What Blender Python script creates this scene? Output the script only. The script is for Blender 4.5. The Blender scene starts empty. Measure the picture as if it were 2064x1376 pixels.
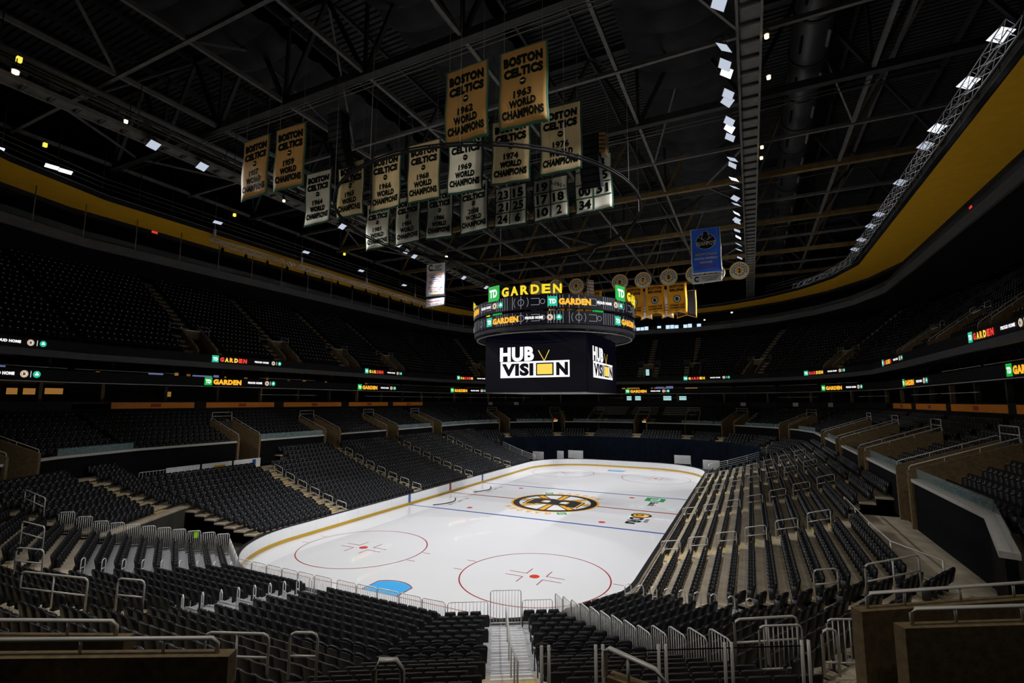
import bpy, math, random
import numpy as np
from mathutils import Vector, Matrix
random.seed(7)
S = bpy.context.scene
COL = S.collection
sin, cos, tan, pi, rad = math.sin, math.cos, math.tan, math.pi, math.radians

# ---------------------------------------------------------------- camera, world, light, exposure
cd = bpy.data.cameras.new('camera'); cam = bpy.data.objects.new('camera', cd); COL.objects.link(cam)
cam.location = (19.001, -49.599, 10.483)
cam.rotation_euler = (1.6922, -0.0017, 0.4507)
cd.sensor_width = 36; cd.lens = 988.09 / 2064 * 36; cd.clip_end = 400; cd.clip_start = .05
S.camera = cam
W = bpy.data.worlds.new('world'); S.world = W; W.use_nodes = True
W.node_tree.nodes['Background'].inputs[0].default_value = (.6, .75, 1, 1)
W.node_tree.nodes['Background'].inputs[1].default_value = .0
S.view_settings.view_transform = 'Standard'; S.view_settings.look = 'None'
S.view_settings.exposure = 0.0; S.view_settings.gamma = 1.0; S.view_settings.use_curve_mapping = False
SPOT_POWER = 13000.0; SPOT_SIZE = 80; SPOT_BLEND = .9
END_FILL_POWER = 3400.0; END_FILL_SIZE = 92

# ---------------------------------------------------------------- helpers
def prop(o, label=None, cat=None, group=None, kind=None):
    if label: o['label'] = label
    if cat: o['category'] = cat
    if group: o['group'] = group
    if kind: o['kind'] = kind
    return o
def empty(name, loc=(0, 0, 0), rz=0.0):
    o = bpy.data.objects.new(name, None); COL.objects.link(o); o.location = loc; o.rotation_euler = (0, 0, rz)
    o.empty_display_size = .1
    return o
def ident(p): return p
class MB:
    """collects geometry; faces carry a material slot"""
    def __init__(s): s.v = []; s.f = []; s.m = []; s.sm = []
    def add(s, vs, fs, m=0, smooth=False):
        o = len(s.v); s.v += [tuple(v) for v in vs]
        for f in fs: s.f.append(tuple(i + o for i in f)); s.m.append(m); s.sm.append(smooth)
    def box(s, c, d, m=0, R=None, taper=1.0):
        x, y, z = (d[0] / 2, d[1] / 2, d[2] / 2)
        vs = [Vector((sx * x * (taper if sz > 0 else 1), sy * y * (taper if sz > 0 else 1), sz * z)) for sz in (-1, 1) for sx, sy in ((-1, -1), (1, -1), (1, 1), (-1, 1))]
        if R is not None: vs = [R @ v for v in vs]
        s.add([v + Vector(c) for v in vs], [(3, 2, 1, 0), (4, 5, 6, 7), (0, 1, 5, 4), (1, 2, 6, 5), (2, 3, 7, 6), (3, 0, 4, 7)], m)
    def hexa(s, p, m=0):
        """8 points: bottom 4 then top 4"""
        s.add(p, [(3, 2, 1, 0), (4, 5, 6, 7), (0, 1, 5, 4), (1, 2, 6, 5), (2, 3, 7, 6), (3, 0, 4, 7)], m)
    def quad(s, a, b, c, d, m=0): s.add([a, b, c, d], [(0, 1, 2, 3)], m)
    def tube(s, pts, r, n=6, m=0, closed=False, cap=True):
        P = [Vector(p) for p in pts]; N = len(P); o = len(s.v); up = Vector((0, 0, 1))
        for i, p in enumerate(P):
            a = P[(i - 1) % N] if (i > 0 or closed) else p; b = P[(i + 1) % N] if (i < N - 1 or closed) else p
            t = (b - a).normalized() if (b - a).length > 1e-9 else up
            ref = up if abs(t.z) < .9 else Vector((.37, .93, 0))
            u = t.cross(ref).normalized(); w = u.cross(t)
            for k in range(n):
                q = p + (u * cos(2 * pi * k / n) + w * sin(2 * pi * k / n)) * r
                s.v.append(tuple(q))
        for i in range(N if closed else N - 1):
            j = (i + 1) % N
            for k in range(n):
                l = (k + 1) % n
                s.f.append((o + i * n + k, o + i * n + l, o + j * n + l, o + j * n + k)); s.m.append(m); s.sm.append(n > 4)
        if cap and not closed:
            s.f.append(tuple(o + k for k in range(n))[::-1]); s.m.append(m); s.sm.append(False)
            s.f.append(tuple(o + (N - 1) * n + k for k in range(n))); s.m.append(m); s.sm.append(False)
    def bar(s, a, b, r, n=6, m=0): s.tube([a, b], r, n, m)
    def beam(s, a, b, w, h, m=0):
        a = Vector(a); b = Vector(b); t = (b - a).normalized(); ref = Vector((0, 0, 1)) if abs(t.z) < .95 else Vector((0, 1, 0))
        u = t.cross(ref).normalized() * (w / 2); v = u.cross(t).normalized() * (h / 2)
        s.hexa([a - u - v, b - u - v, b + u - v, a + u - v, a - u + v, b - u + v, b + u + v, a + u + v], m)
    def disc(s, c, x, y, r, n=20, m=0, r0=0.0):
        c = Vector(c); x = Vector(x); y = Vector(y)
        P = [c + (x * cos(2 * pi * k / n) + y * sin(2 * pi * k / n)) * r for k in range(n)]
        if r0 <= 0: s.add(P, [tuple(range(n))], m)
        else:
            Q = [c + (x * cos(2 * pi * k / n) + y * sin(2 * pi * k / n)) * r0 for k in range(n)]
            s.add(P + Q, [(k, (k + 1) % n, n + (k + 1) % n, n + k) for k in range(n)], m)
    def poly(s, pts2, c, x, y, m=0):
        c = Vector(c); x = Vector(x); y = Vector(y)
        s.add([c + x * p[0] + y * p[1] for p in pts2], [tuple(range(len(pts2)))], m)
    def slab(s, pts2, c, x, y, z, th, m=0):
        """extruded polygon: outline pts2 in (x,y) at c, thickness th along z"""
        c = Vector(c); x = Vector(x); y = Vector(y); z = Vector(z); n = len(pts2)
        A = [c + x * p[0] + y * p[1] for p in pts2]; B = [a + z * th for a in A]
        s.add(A + B, [tuple(range(n))[::-1], tuple(range(n, 2 * n))] + [(k, (k + 1) % n, n + (k + 1) % n, n + k) for k in range(n)], m)
    def text(s, body, c, x, y, w=None, h=None, m=0, bold=.0, warp=None, align='c'):
        """flat lettering; c = centre of the box, x,y unit directions; fitted to w x h"""
        vs, fs, (bw, bh) = text_mesh(body, bold)
        if w is None: w = bw * h / bh
        if h is None: h = bh * w / bw
        c = Vector(c); x = Vector(x); y = Vector(y)
        if align == 'l': c = c + x * (w / 2)
        out = [c + x * ((a - .5) * w) + y * ((b - .5) * h) for a, b in vs]
        if warp: out = [warp(p) for p in out]
        s.add(out, fs, m)
        return w
    def build(s, name, mats, parent=None, smooth=False):
        me = bpy.data.meshes.new(name); me.from_pydata(s.v, [], s.f); me.validate(); 
        if not isinstance(mats, (list, tuple)): mats = [mats]
        for mt in mats: me.materials.append(mt)
        if len(me.polygons) == len(s.m):
            me.polygons.foreach_set('material_index', s.m); me.polygons.foreach_set('use_smooth', [bool(a or smooth) for a in s.sm])
        me.update()
        return mesh_obj(name, me, parent)
def mesh_obj(name, me, parent=None):
    o = bpy.data.objects.new(name, me); COL.objects.link(o)
    if parent is not None: o.parent = parent
    return o
_TX = {}
def text_mesh(body, bold=.0):
    k = (body, bold)
    if k in _TX: return _TX[k]
    c = bpy.data.curves.new('t', 'FONT'); c.body = body; c.offset = bold; c.resolution_u = 3; c.size = 1; c.space_character = 1 + bold * 1.5
    o = bpy.data.objects.new('t', c); COL.objects.link(o)
    me = bpy.data.meshes.new_from_object(o.evaluated_get(bpy.context.evaluated_depsgraph_get()))
    V = np.array([v.co[:2] for v in me.vertices]) if len(me.vertices) else np.zeros((1, 2))
    F = [tuple(p.vertices) for p in me.polygons]
    lo = V.min(0); hi = V.max(0); d = np.maximum(hi - lo, 1e-6)
    _TX[k] = ([tuple(v) for v in ((V - lo) / d)], F, tuple(d))
    bpy.data.objects.remove(o); bpy.data.curves.remove(c); bpy.data.meshes.remove(me)
    return _TX[k]
# lettering is meshed first, while the scene is still empty
for _b, _t in ((0.03, 'TD|Bank|NBA|L|O|S|C|Y|BOSTON COLLEGE|BOSTON UNIVERSITY|HARVARD|NORTHEASTERN|NORTHEASTERN UNIVERSITY|2018 TOURNAMENT|CHAMPIONS|314|315|316'), (0.04, 'G|A|R|D|E|N|GARDEN|CHAMPIONS|STANLEY CUP|1929|1939|1941|1970|1972|1977|ADAMS|DIVISION|HOCKEY|EAST|CHAMPIONSHIP|BOSTON COLLEGE|BOSTON UNIVERSITY|CONNECTICUT|MAINE|MASSACHUSETTS|UMASS LOWELL|MERRIMACK|NEW HAMPSHIRE|NORTHEASTERN|PROVIDENCE|VERMONT|2021 CHAMPIONS|10|1957|1959|1962|1963|1964|1965|1966|1968|1969|1974|1976|1981|1984|1986|2008|23|15|21|25|24|6|19|17|18|2|3|35|00|31|34'), (0.05, 'TD|DRs|BOSTON|BRUINS|9|8|7|5|4|3|2|C'), (0.06, 'WORLD|CHAMPIONS|TD|PROUD HOME|B|HUB|VISI|N'), (0.07, 'BOSTON|CELTICS|GARDEN|G|A|R|D|E|N'), (0.09, 'B'), (0.02, 'BEANPOT')):
    for _s in _t.split('|'): text_mesh(_s, _b)
def copy_tree(o, parent=None):
    c = o.copy(); COL.objects.link(c); c.parent = parent
    for ch in o.children: copy_tree(ch, c)
    return c
ORD = 'first second third fourth fifth sixth seventh eighth ninth tenth eleventh twelfth thirteenth fourteenth fifteenth sixteenth seventeenth eighteenth nineteenth twentieth twenty-first twenty-second twenty-third twenty-fourth twenty-fifth twenty-sixth twenty-seventh twenty-eighth twenty-ninth thirtieth'.split()
def nth(i): return ORD[i] if i < len(ORD) else '%dth' % (i + 1)

# ---------------------------------------------------------------- materials
MATS = {}
def mat(name, col, rough=.6, metal=0.0, noise=0.0, scale=8.0, emit=0.0, spec=.5, bump=0.0, alpha=None, coat=0.0, ecol=None, stretch=None):
    m = bpy.data.materials.new(name); m.use_nodes = True; nt = m.node_tree; b = nt.nodes['Principled BSDF']
    b.inputs['Base Color'].default_value = (*col, 1); b.inputs['Roughness'].default_value = rough; b.inputs['Metallic'].default_value = metal
    b.inputs['Specular IOR Level'].default_value = spec
    if coat: b.inputs['Coat Weight'].default_value = coat; b.inputs['Coat Roughness'].default_value = .02
    if emit:
        b.inputs['Emission Color'].default_value = (*(ecol or col), 1); b.inputs['Emission Strength'].default_value = emit
    if alpha is not None: b.inputs['Alpha'].default_value = alpha
    if noise or bump:
        tc = nt.nodes.new('ShaderNodeTexCoord'); n = nt.nodes.new('ShaderNodeTexNoise'); n.inputs['Scale'].default_value = scale; n.inputs['Detail'].default_value = 5
        src = tc.outputs['Object']
        if stretch:
            mp = nt.nodes.new('ShaderNodeMapping'); mp.inputs['Scale'].default_value = stretch; nt.links.new(src, mp.inputs[0]); src = mp.outputs[0]
        nt.links.new(src, n.inputs['Vector'])
        if noise:
            r = nt.nodes.new('ShaderNodeMapRange'); r.inputs['From Min'].default_value = .3; r.inputs['From Max'].default_value = .7
            r.inputs['To Min'].default_value = 1 - noise; r.inputs['To Max'].default_value = 1 + noise
            mx = nt.nodes.new('ShaderNodeVectorMath'); mx.operation = 'SCALE'; mx.inputs[0].default_value = col
            nt.links.new(n.outputs['Fac'], r.inputs['Value']); nt.links.new(r.outputs[0], mx.inputs['Scale']); nt.links.new(mx.outputs[0], b.inputs['Base Color'])
        if bump:
            bp = nt.nodes.new('ShaderNodeBump'); bp.inputs['Strength'].default_value = bump; bp.inputs['Distance'].default_value = .02
            nt.links.new(n.outputs['Fac'], bp.inputs['Height']); nt.links.new(bp.outputs[0], b.inputs['Normal'])
    MATS[name] = m
    return m
M_ICE = mat('ice', (.63, .625, .635), .35, noise=.012, scale=.35, coat=.65)
M_WHITE = mat('board_white', (.86, .865, .875), .3, noise=.02, scale=3, coat=.2)
M_KICK = mat('kick_yellow', (.62, .37, .02), .35, noise=.04, scale=4)
M_CAPB = mat('cap_black', (.012, .012, .014), .4, noise=.1)
M_LIME = mat('hi_vis_lime', (.35, .75, .04), .7, noise=.1)
M_BLUE = mat('paint_blue', (.03, .08, .33), .3, noise=.05, coat=.5)
M_RED = mat('paint_red', (.27, .016, .014), .3, noise=.05, coat=.5)
M_DOT = mat('paint_dot', (.55, .045, .02), .3, noise=.05, coat=.5)
M_CREASE = mat('paint_crease', (.05, .36, .72), .3, noise=.03, coat=.5)
M_PGOLD = mat('paint_gold', (.75, .36, .02), .3, noise=.04, coat=.5)
M_PBLACK = mat('paint_black', (.010, .010, .012), .4, noise=.05, spec=.2)
M_PGREEN = mat('paint_green', (.02, .30, .06), .3, noise=.04, coat=.5)
M_PWHITE = mat('paint_white', (.66, .66, .67), .3, noise=.02, coat=.5)
M_PGREY = mat('paint_grey', (.22, .22, .24), .3, noise=.05, coat=.5)
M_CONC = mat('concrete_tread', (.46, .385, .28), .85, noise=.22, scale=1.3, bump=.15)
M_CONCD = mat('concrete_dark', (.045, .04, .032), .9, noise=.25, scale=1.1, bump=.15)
M_DECK = mat('deck_grey', (.34, .34, .35), .55, noise=.1, scale=2.5)
M_STEP = mat('step_tan', (.42, .33, .20), .8, noise=.2, scale=3)
M_NOSE = mat('nosing_yellow', (.75, .52, .03), .6, noise=.12, scale=6)
M_NOSEW = mat('nosing_white', (.7, .7, .7), .5, noise=.06, scale=6)
M_WALLT = mat('wall_tan', (.17, .118, .055), .85, noise=.28, scale=6, bump=.25)
M_SEAT = mat('seat_vinyl', (.0095, .0101, .0122), .42, noise=.15, scale=5, spec=.25)
M_SHELL = mat('seat_shell', (.009, .0095, .011), .4, noise=.12, scale=4, spec=.25)
M_LIP = mat('seat_lip', (.060, .060, .064), .45, noise=.1, scale=4, spec=.3)
M_IRON = mat('seat_iron', (.028, .028, .03), .45, .3, noise=.15)
M_PLATE = mat('seat_plate', (.62, .62, .64), .35, noise=.05)
M_RAIL = mat('rail_steel', (.62, .60, .56), .4, .15, noise=.08, scale=3)
M_RAILB = mat('rail_bright', (.72, .71, .69), .38, .15, noise=.06, scale=3)
M_DARK = mat('dark_paint', (.010, .010, .012), .6, noise=.2, spec=.15)
M_FASC = mat('fascia_dark', (.014, .014, .016), .6, noise=.2, scale=2, spec=.15)
M_FASCG = mat('fascia_grey', (.085, .085, .088), .6, noise=.15, scale=2)
M_PARA = mat('parapet_black', (.006, .006, .007), .8, noise=.2, spec=.08)
M_WOOD = mat('timber_dark', (.030, .020, .012), .6, noise=.3, scale=3)
M_ORANGE = mat('orange_band', (.85, .26, .014), .55, noise=.12, scale=4)
M_SOFF = mat('soffit_gold', (.90, .47, .018), .6, noise=.06, scale=1.5, bump=.05)
M_STEEL = mat('roof_steel', (.15, .145, .135), .6, .1, noise=.25, scale=1.5)
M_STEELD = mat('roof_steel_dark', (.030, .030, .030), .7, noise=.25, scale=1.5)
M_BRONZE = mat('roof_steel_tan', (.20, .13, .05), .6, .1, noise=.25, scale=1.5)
M_DUCT = mat('duct_black', (.045, .045, .048), .45, .2, noise=.2, scale=1)
M_CLOTH = mat('ceiling_cloth', (.03, .03, .032), .75, noise=.3, scale=.8, spec=.15)
M_TRUSSB = mat('truss_alu', (.62, .63, .66), .35, .6, noise=.08)
M_CATW = mat('catwalk_steel', (.15, .145, .13), .6, .1, noise=.2, scale=2)
M_BLACK = mat('black_matte', (.005, .005, .006), .7, noise=.2, spec=.12)
M_TARP = mat('curtain_navy', (.005, .008, .015), .9, noise=.3, scale=1.2, spec=.05)
M_GLASS = mat('glass', (.35, .5, .5), .05, spec=.5, alpha=.28)
M_GLASSB = mat('glass_clear', (.4, .45, .47), .03, spec=.5, alpha=.07)
M_LEDGE = mat('ledge_white', (.52, .50, .47), .6, noise=.1)
M_CLCREAM = mat('banner_cream', (.72, .69, .56), .85, noise=.10, scale=1.2)
M_CLGOLD = mat('banner_gold_faded', (.21, .105, .019), .85, noise=.12, scale=1.0)
M_CLTAN = mat('banner_tan', (.60, .46, .25), .85, noise=.14, scale=1.0)
M_BGREEN = mat('banner_green', (.004, .055, .028), .8, noise=.2)
M_BTEXT = mat('banner_ink', (.003, .006, .005), .9, noise=.2, spec=.03)
M_BRGOLD = mat('banner_gold', (.95, .40, .012), .8, noise=.10, scale=1)
M_BBLUE = mat('banner_blue', (.03, .17, .90), .7, noise=.15, scale=1)
M_BWHITE = mat('banner_white', (.80, .80, .82), .8, noise=.06, scale=1)
M_BRED = mat('banner_red', (.45, .06, .05), .8, noise=.1)
M_BYEL = mat('banner_yellow', (.75, .45, .05), .8, noise=.1)
M_BPURP = mat('banner_purple', (.18, .08, .35), .8, noise=.1)
def lit(name, col, s=1.0): return mat(name, tuple(c * .08 for c in col), .5, emit=s, ecol=col, noise=.02, spec=.15)
E_WHITE = lit('lit_white', (1, .98, 1), 1.1)
E_GREEN = lit('lit_green', (.01, .42, .06), 1.0)
E_TEAL = lit('lit_teal', (.02, .50, .30), 1.0)
E_ORANGE = lit('lit_orange', (1, .45, .03), 1.1)
E_YELLOW = lit('lit_yellow', (.95, .72, .03), .95)
E_RED = lit('lit_red', (.9, .06, .04), 1.0)
E_AMBER = lit('lit_amber', (1, .68, .10), 1.0)
E_SCREEN = lit('lit_screen_dark', (.0009, .0007, .0034), 1.0)
E_GREYL = lit('lit_grey', (.34, .35, .38), 1.0)
E_CREAM = lit('lit_cream', (.9, .72, .55), 1.0)
E_LED = lit('lamp_led', (.50, .56, .66), 1.0)
E_LEDB = lit('lamp_led_bright', (.85, .9, 1), 1.6)
E_WARM = lit('lamp_warm', (1, .66, .33), 5.0)
E_TUNG = lit('lamp_tungsten', (.16, .065, .012), 1.0)
E_TUNGB = lit('lamp_tungsten_bright', (.26, .12, .028), 1.0)
E_TV = lit('screen_blue', (.12, .14, .30), 1.0)
E_DAY = lit('daylight_window', (.55, .75, 1.0), 1.3)
E_CYAN = lit('lit_cyan', (.35, .62, .62), 1.0)
E_EXIT = lit('lit_exit', (.7, .04, .03), 1.0)
E_YPOINT = lit('lamp_yellow', (.95, .75, .08), 1.2)
E_BLACK = M_BLACK
# ---------------------------------------------------------------- plan geometry: every level is a ring of straight facets
LOW = (4.42, 21.95, 8.53, 15.0)      # corner centre x, y, radius at the boards, half angle of a facet
UPP = (4.42, 23.50, 8.53, 7.5)
def fr(L, th, d):
    cx, cy, r0, h = L; r = r0 + d; a = rad(th); n = Vector((cos(a), sin(a), 0)); t = Vector((-sin(a), cos(a), 0)); th = th % 360
    if th % 180 == 0: return n * (cx + r), n, t, cy + r * tan(rad(h))
    if th % 180 == 90: return n * (cy + r), n, t, cx + r * tan(rad(h))
    C = Vector((math.copysign(cx, n.x), math.copysign(cy, n.y), 0))
    return C + n * r, n, t, r * tan(rad(h))
def fp(L, th, d, s, z):
    O, n, t, e = fr(L, th, d); p = O + t * s
    return Vector((p.x, p.y, z))
Z = Vector((0, 0, 1)); X = Vector((1, 0, 0)); Y = Vector((0, 1, 0))

# ---------------------------------------------------------------- floor, ice, markings
b = MB(); b.quad((-60, -70, -.12), (60, -70, -.12), (60, 75, -.12), (-60, 75, -.12)); prop(b.build('floor', M_CONCD), kind='structure')
def rink(n=14, ins=0.0):
    out = []
    for cx, cy, a0 in ((4.42, 21.95, 0), (-4.42, 21.95, 90), (-4.42, -21.95, 180), (4.42, -21.95, 270)):
        for k in range(n + 1):
            a = rad(a0 + 90 * k / n); out.append((cx + (8.53 - ins) * cos(a), cy + (8.53 - ins) * sin(a)))
    return out
b = MB(); b.slab(rink(), (0, 0, -.10), X, Y, Z, .10)
ice = prop(b.build('floor_ice', M_ICE), kind='structure')
FT = .3048
def strip(name, m, x0, x1, y0, y1, z=.004):
    b = MB(); b.quad((x0, y0, z), (x1, y0, z), (x1, y1, z), (x0, y1, z)); return b.build(name, m, ice)
for y in (-25.5, 24.5): strip('blue_line', M_BLUE, -12.9, 12.9, y * FT, (y + 1) * FT)
strip('centre_line', M_RED, -12.9, 12.9, -.15, .15)
for y in (-89, 89): strip('goal_line', M_RED, -11.35, 11.35, y * FT - .03, y * FT + .03)
def circle_part(name, m, c, r, w=.08, n=64, a0=0, a1=360):
    b = MB(); vs = []; k = n
    for i in range(k + 1):
        a = rad(a0 + (a1 - a0) * i / k)
        vs += [(c[0] + (r - w) * cos(a), c[1] + (r - w) * sin(a), .0045), (c[0] + r * cos(a), c[1] + r * sin(a), .0045)]
    b.add(vs, [(2 * i, 2 * i + 1, 2 * i + 3, 2 * i + 2) for i in range(k)]); return b.build(name, m, ice)
for sx in (-1, 1):
    for sy in (-1, 1):
        c = (sx * 22 * FT, sy * 69 * FT)
        circle_part('faceoff_circle', M_RED, c, 15 * FT)
        b = MB(); b.disc((c[0], c[1], .006), X, Y, .31, 24); b.build('faceoff_dot', M_DOT, ice)
        b = MB()
        for qx in (-1, 1):
            for qy in (-1, 1):
                x = c[0] + qx * .62; y = c[1] + qy * .28
                for (x0, y0, x1, y1) in ((x, y, x + qx * 1.2, y + qy * .06), (x, y, x + qx * .06, y + qy * .95)):
                    b.quad((min(x0, x1), min(y0, y1), .0052), (max(x0, x1), min(y0, y1), .0052), (max(x0, x1), max(y0, y1), .0052), (min(x0, x1), max(y0, y1), .0052))
            for hy in (-.88, .88):
                x0 = c[0] + qx * 15 * FT; b.quad((min(x0, x0 + qx * .62), c[1] + hy - .03, .0052), (max(x0, x0 + qx * .62), c[1] + hy - .03, .0052), (max(x0, x0 + qx * .62), c[1] + hy + .03, .0052), (min(x0, x0 + qx * .62), c[1] + hy + .03, .0052))
        b.build('hash_marks', M_RED, ice)
        b = MB(); b.disc((sx * 22 * FT, sy * 20 * FT, .006), X, Y, .31, 24); b.build('faceoff_dot', M_DOT, ice)
for sy in (-1, 1):
    y0 = sy * 89 * FT; P = [(-1.22, 0), (1.22, 0)] + [(1.83 * sin(rad(a)), 1.83 * cos(rad(a))) for a in range(42, -43, -6)]
    b = MB(); b.poly([(p[0], -sy * p[1]) if sy > 0 else p for p in P], (0, y0, .005), X, Y); b.build('goal_crease', M_CREASE, ice)
    b = MB(); Q = [(-1.22, 0)] + P[::-1][:-2] + [(1.22, 0)]
    b.tube([(p[0], y0 - sy * p[1], .007) for p in Q], .03, 4); b.build('crease_outline', M_RED, ice)
circle_part('referee_crease', M_RED, (-12.9, 0), 10 * FT, .07, 32, -90, 90)
b = MB()                                                            # centre emblem
b.disc((0, 0, .0062), X, Y, 4.57, 64, 0, 4.36); b.disc((0, 0, .0062), X, Y, 4.36, 64, 1, 3.72); b.disc((0, 0, .0056), X, Y, 3.75, 64, 2)
for k in range(8):
    a = rad(45 * k); u = Vector((cos(a), sin(a), 0)); v = Vector((-sin(a), cos(a), 0))
    for w, m, z in ((.47, 1, .0066), (.30, 0, .0070)): b.add([u * 1.2 - v * w * .75 + Z * z, u * 3.76 - v * w + Z * z, u * 3.76 + v * w + Z * z, u * 1.2 + v * w * .75 + Z * z], [(0, 1, 2, 3)], m)
b.build('centre_emblem', [M_PGOLD, M_PBLACK, M_PWHITE], ice)
def letter_b(b, c, up, s, m, z):
    """block letter B with octagonal bowls, s = half height; returns hole quads separately"""
    up = Vector(up); rt = Vector((up.y, -up.x, 0))
    W_ = .62; P = [(-1, -1), (.62, -1), (.95, -.7), (.95, -.2), (.75, 0), (.95, .2), (.95, .7), (.62, 1), (-1, 1), (-1, .62), (-.72, .62), (-.72, -.62), (-1, -.62)]
    b.add([Vector(c) + rt * p[0] * s * .60 + up * p[1] * s + Z * z for p in P], [tuple(range(len(P)))], m)
def letter_holes(b, c, up, s, m, z):
    up = Vector(up); rt = Vector((up.y, -up.x, 0))
    for y0 in (-.53, .25):
        P = [(-.22, y0), (.30, y0), (.42, y0 + .08), (.42, y0 + .20), (.30, y0 + .28), (-.22, y0 + .28)]
        b.add([Vector(c) + rt * p[0] * s * .60 + up * p[1] * s + Z * z for p in P], [tuple(range(len(P)))], m)
b = MB(); letter_b(b, (0, 0, 0), (-1, 0, 0), 2.98, 1, .0074); letter_b(b, (0, 0, 0), (-1, 0, 0), 2.82, 0, .0078); letter_b(b, (0, 0, 0), (-1, 0, 0), 2.66, 1, .0082)
letter_holes(b, (0, 0, 0), (-1, 0, 0), 2.75, 0, .0086); letter_holes(b, (0, 0, 0), (-1, 0, 0), 2.4, 2, .009); b.build('emblem_letter', [M_PGOLD, M_PBLACK, M_PWHITE], ice)
b = MB()                                                            # words round the emblem, tops outward
for base in (118, 298):
    word = ['#'] + list('GARDEN')
    for i, ch in enumerate(word):
        a = rad(base - 11.5 * i - (3 if i else 0)); u = Vector((cos(a), sin(a), 0)); t = Vector((sin(a), -cos(a), 0)); c = u * 5.15 + Z * .006
        if ch == '#':
            b.add([c - t * .45 - u * .4, c + t * .45 - u * .4, c + t * .45 + u * .4, c - t * .45 + u * .4], [(0, 1, 2, 3)], 1); b.text('TD', c + Z * .001, t, u, .6, .42, 2, .03)
        else: b.text(ch, c, t, u, .62, .72, 0, .04)
b.build('emblem_words', [M_PGOLD, M_PGREEN, M_PWHITE], ice)
b = MB(); c = Vector((9.2, 6.0, .006)); b.add([c + Vector(p) for p in ((-1, -.95, 0), (1, -.95, 0), (1, .95, 0), (-1, .95, 0))], [(0, 1, 2, 3)], 0)
b.text('TD', c + Vector((.02, 0, .001)), -Y, X, 1.25, 1.0, 1, .05); b.text('Bank', (9.35, 3.6, .006), -Y, X, 2.1, .8, 2, .03); b.build('sponsor_mark', [M_PGREEN, M_PWHITE, M_PBLACK], ice)
b = MB(); b.disc((9.3, -2.0, .006), X, Y, .95, 24, 0); b.disc((9.3, -2.0, .007), X, Y, .74, 24, 1); b.disc((9.15, -1.9, .008), X, Y, .4, 16, 0, .22); b.disc((9.65, -2.1, .008), X, Y, .3, 16, 2)
b.text('DRs', (9.15, -4.3, .006), -Y, X, 2.6, 1.25, 0, .05); b.quad((9.95, -4.6, .006), (10.3, -4.6, .006), (10.3, -3.2, .006), (9.95, -3.2, .006), 3); b.build('sponsor_mark', [M_PBLACK, M_PGOLD, M_PWHITE, M_PGREY], ice)
for y0, txt in ((-4.2, 1), (3.9, 0)):
    b = MB()
    P = [(-10.6 + .9 * sin(pi * k / 10), y0 - 2.6 + 4.2 * k / 10, .006) for k in range(11)]
    b.tube(P, .07, 4, 0)
    for k in range(7): b.quad((-9.5 + .1 * (k % 2), y0 - 1.6 + .55 * k, .006), (-9.1 - .12 * (k % 3), y0 - 1.6 + .55 * k, .006), (-9.1 - .12 * (k % 3), y0 - 1.25 + .55 * k, .006), (-9.5 + .1 * (k % 2), y0 - 1.25 + .55 * k, .006), 1)
    b.build('sponsor_mark', [M_PBLACK, M_PGREY], ice)
b = MB(); 
for k in range(9): b.quad((4.6 + .42 * k, 28.9, .006), (4.9 + .42 * k, 28.9, .006), (4.9 + .42 * k, 29.3, .006), (4.6 + .42 * k, 29.3, .006), k % 2)
b.build('sponsor_mark', [M_PGREY, M_BLUE], ice)

# ---------------------------------------------------------------- dasher boards
boards = prop(empty('dasher_boards'), 'white rink boards with yellow kick strip round the ice', 'rink boards')
def bpath(u):
    """perimeter parameter (m) from (12.95,-21.95) counter-clockwise -> point, outward normal"""
    seg = [(43.9, 's', (12.95, -21.95), (0, 1)), (8.53 * pi / 2, 'a', (4.42, 21.95), 0), (8.84, 's', (4.42, 30.48), (-1, 0)), (8.53 * pi / 2, 'a', (-4.42, 21.95), 90),
           (43.9, 's', (-12.95, 21.95), (0, -1)), (8.53 * pi / 2, 'a', (-4.42, -21.95), 180), (8.84, 's', (-4.42, -30.48), (1, 0)), (8.53 * pi / 2, 'a', (4.42, -21.95), 270)]
    for L, k, p, q in seg:
        if u <= L + 1e-6:
            if k == 's': return Vector((p[0] + q[0] * u, p[1] + q[1] * u, 0)), Vector((q[1], -q[0], 0))
            a = rad(q) + u / 8.53; n = Vector((cos(a), sin(a), 0)); return Vector((p[0], p[1], 0)) + n * 8.53, n
        u -= L
    return bpath(0.001)
def bprism(u0, u1, m, prof, nseg):
    b = MB(); vs = []
    for i in range(nseg + 1):
        p, n = bpath(u0 + (u1 - u0) * i / nseg)
        for (o, z) in prof: vs.append(p + n * o + Z * z)
    k = len(prof); fs = []
    for i in range(nseg):
        for j in range(k): fs.append((i * k + j, i * k + (j + 1) % k, (i + 1) * k + (j + 1) % k, (i + 1) * k + j))
    fs += [tuple(range(k))[::-1], tuple(nseg * k + j for j in range(k))]
    b.add(vs, fs); return b
LENS = [43.9, 8.53 * pi / 2, 8.84, 8.53 * pi / 2] * 2; u = 0.0
for i, Ls in enumerate(LENS):
    n = round(Ls / 2.3); st = 1 if i % 2 == 0 else 5
    for k in range(n):
        a = u + Ls * k / n + .006; e = u + Ls * (k + 1) / n - .006
        p = bprism(a, e, M_WHITE, [(0, .22), (.11, .22), (.11, 1.02), (0, 1.02)], st).build('board_panel', M_WHITE, boards)
        bprism(a, e, M_KICK, [(-.015, 0), (.11, 0), (.11, .215), (-.015, .215)], st).build('kick_plate', M_KICK, p)
        bprism(a, e, M_CAPB, [(-.02, 1.021), (.22, 1.021), (.22, 1.075), (-.02, 1.075)], st).build('cap_rail', M_CAPB, p)
    u += Ls
b = MB()
for sx in (-1, 1):
    for y, m in ((-7.62, 0), (7.62, 0), (0, 1)):
        b.box((sx * 12.93, y, .64), (.05, .32, .80), m)
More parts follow.
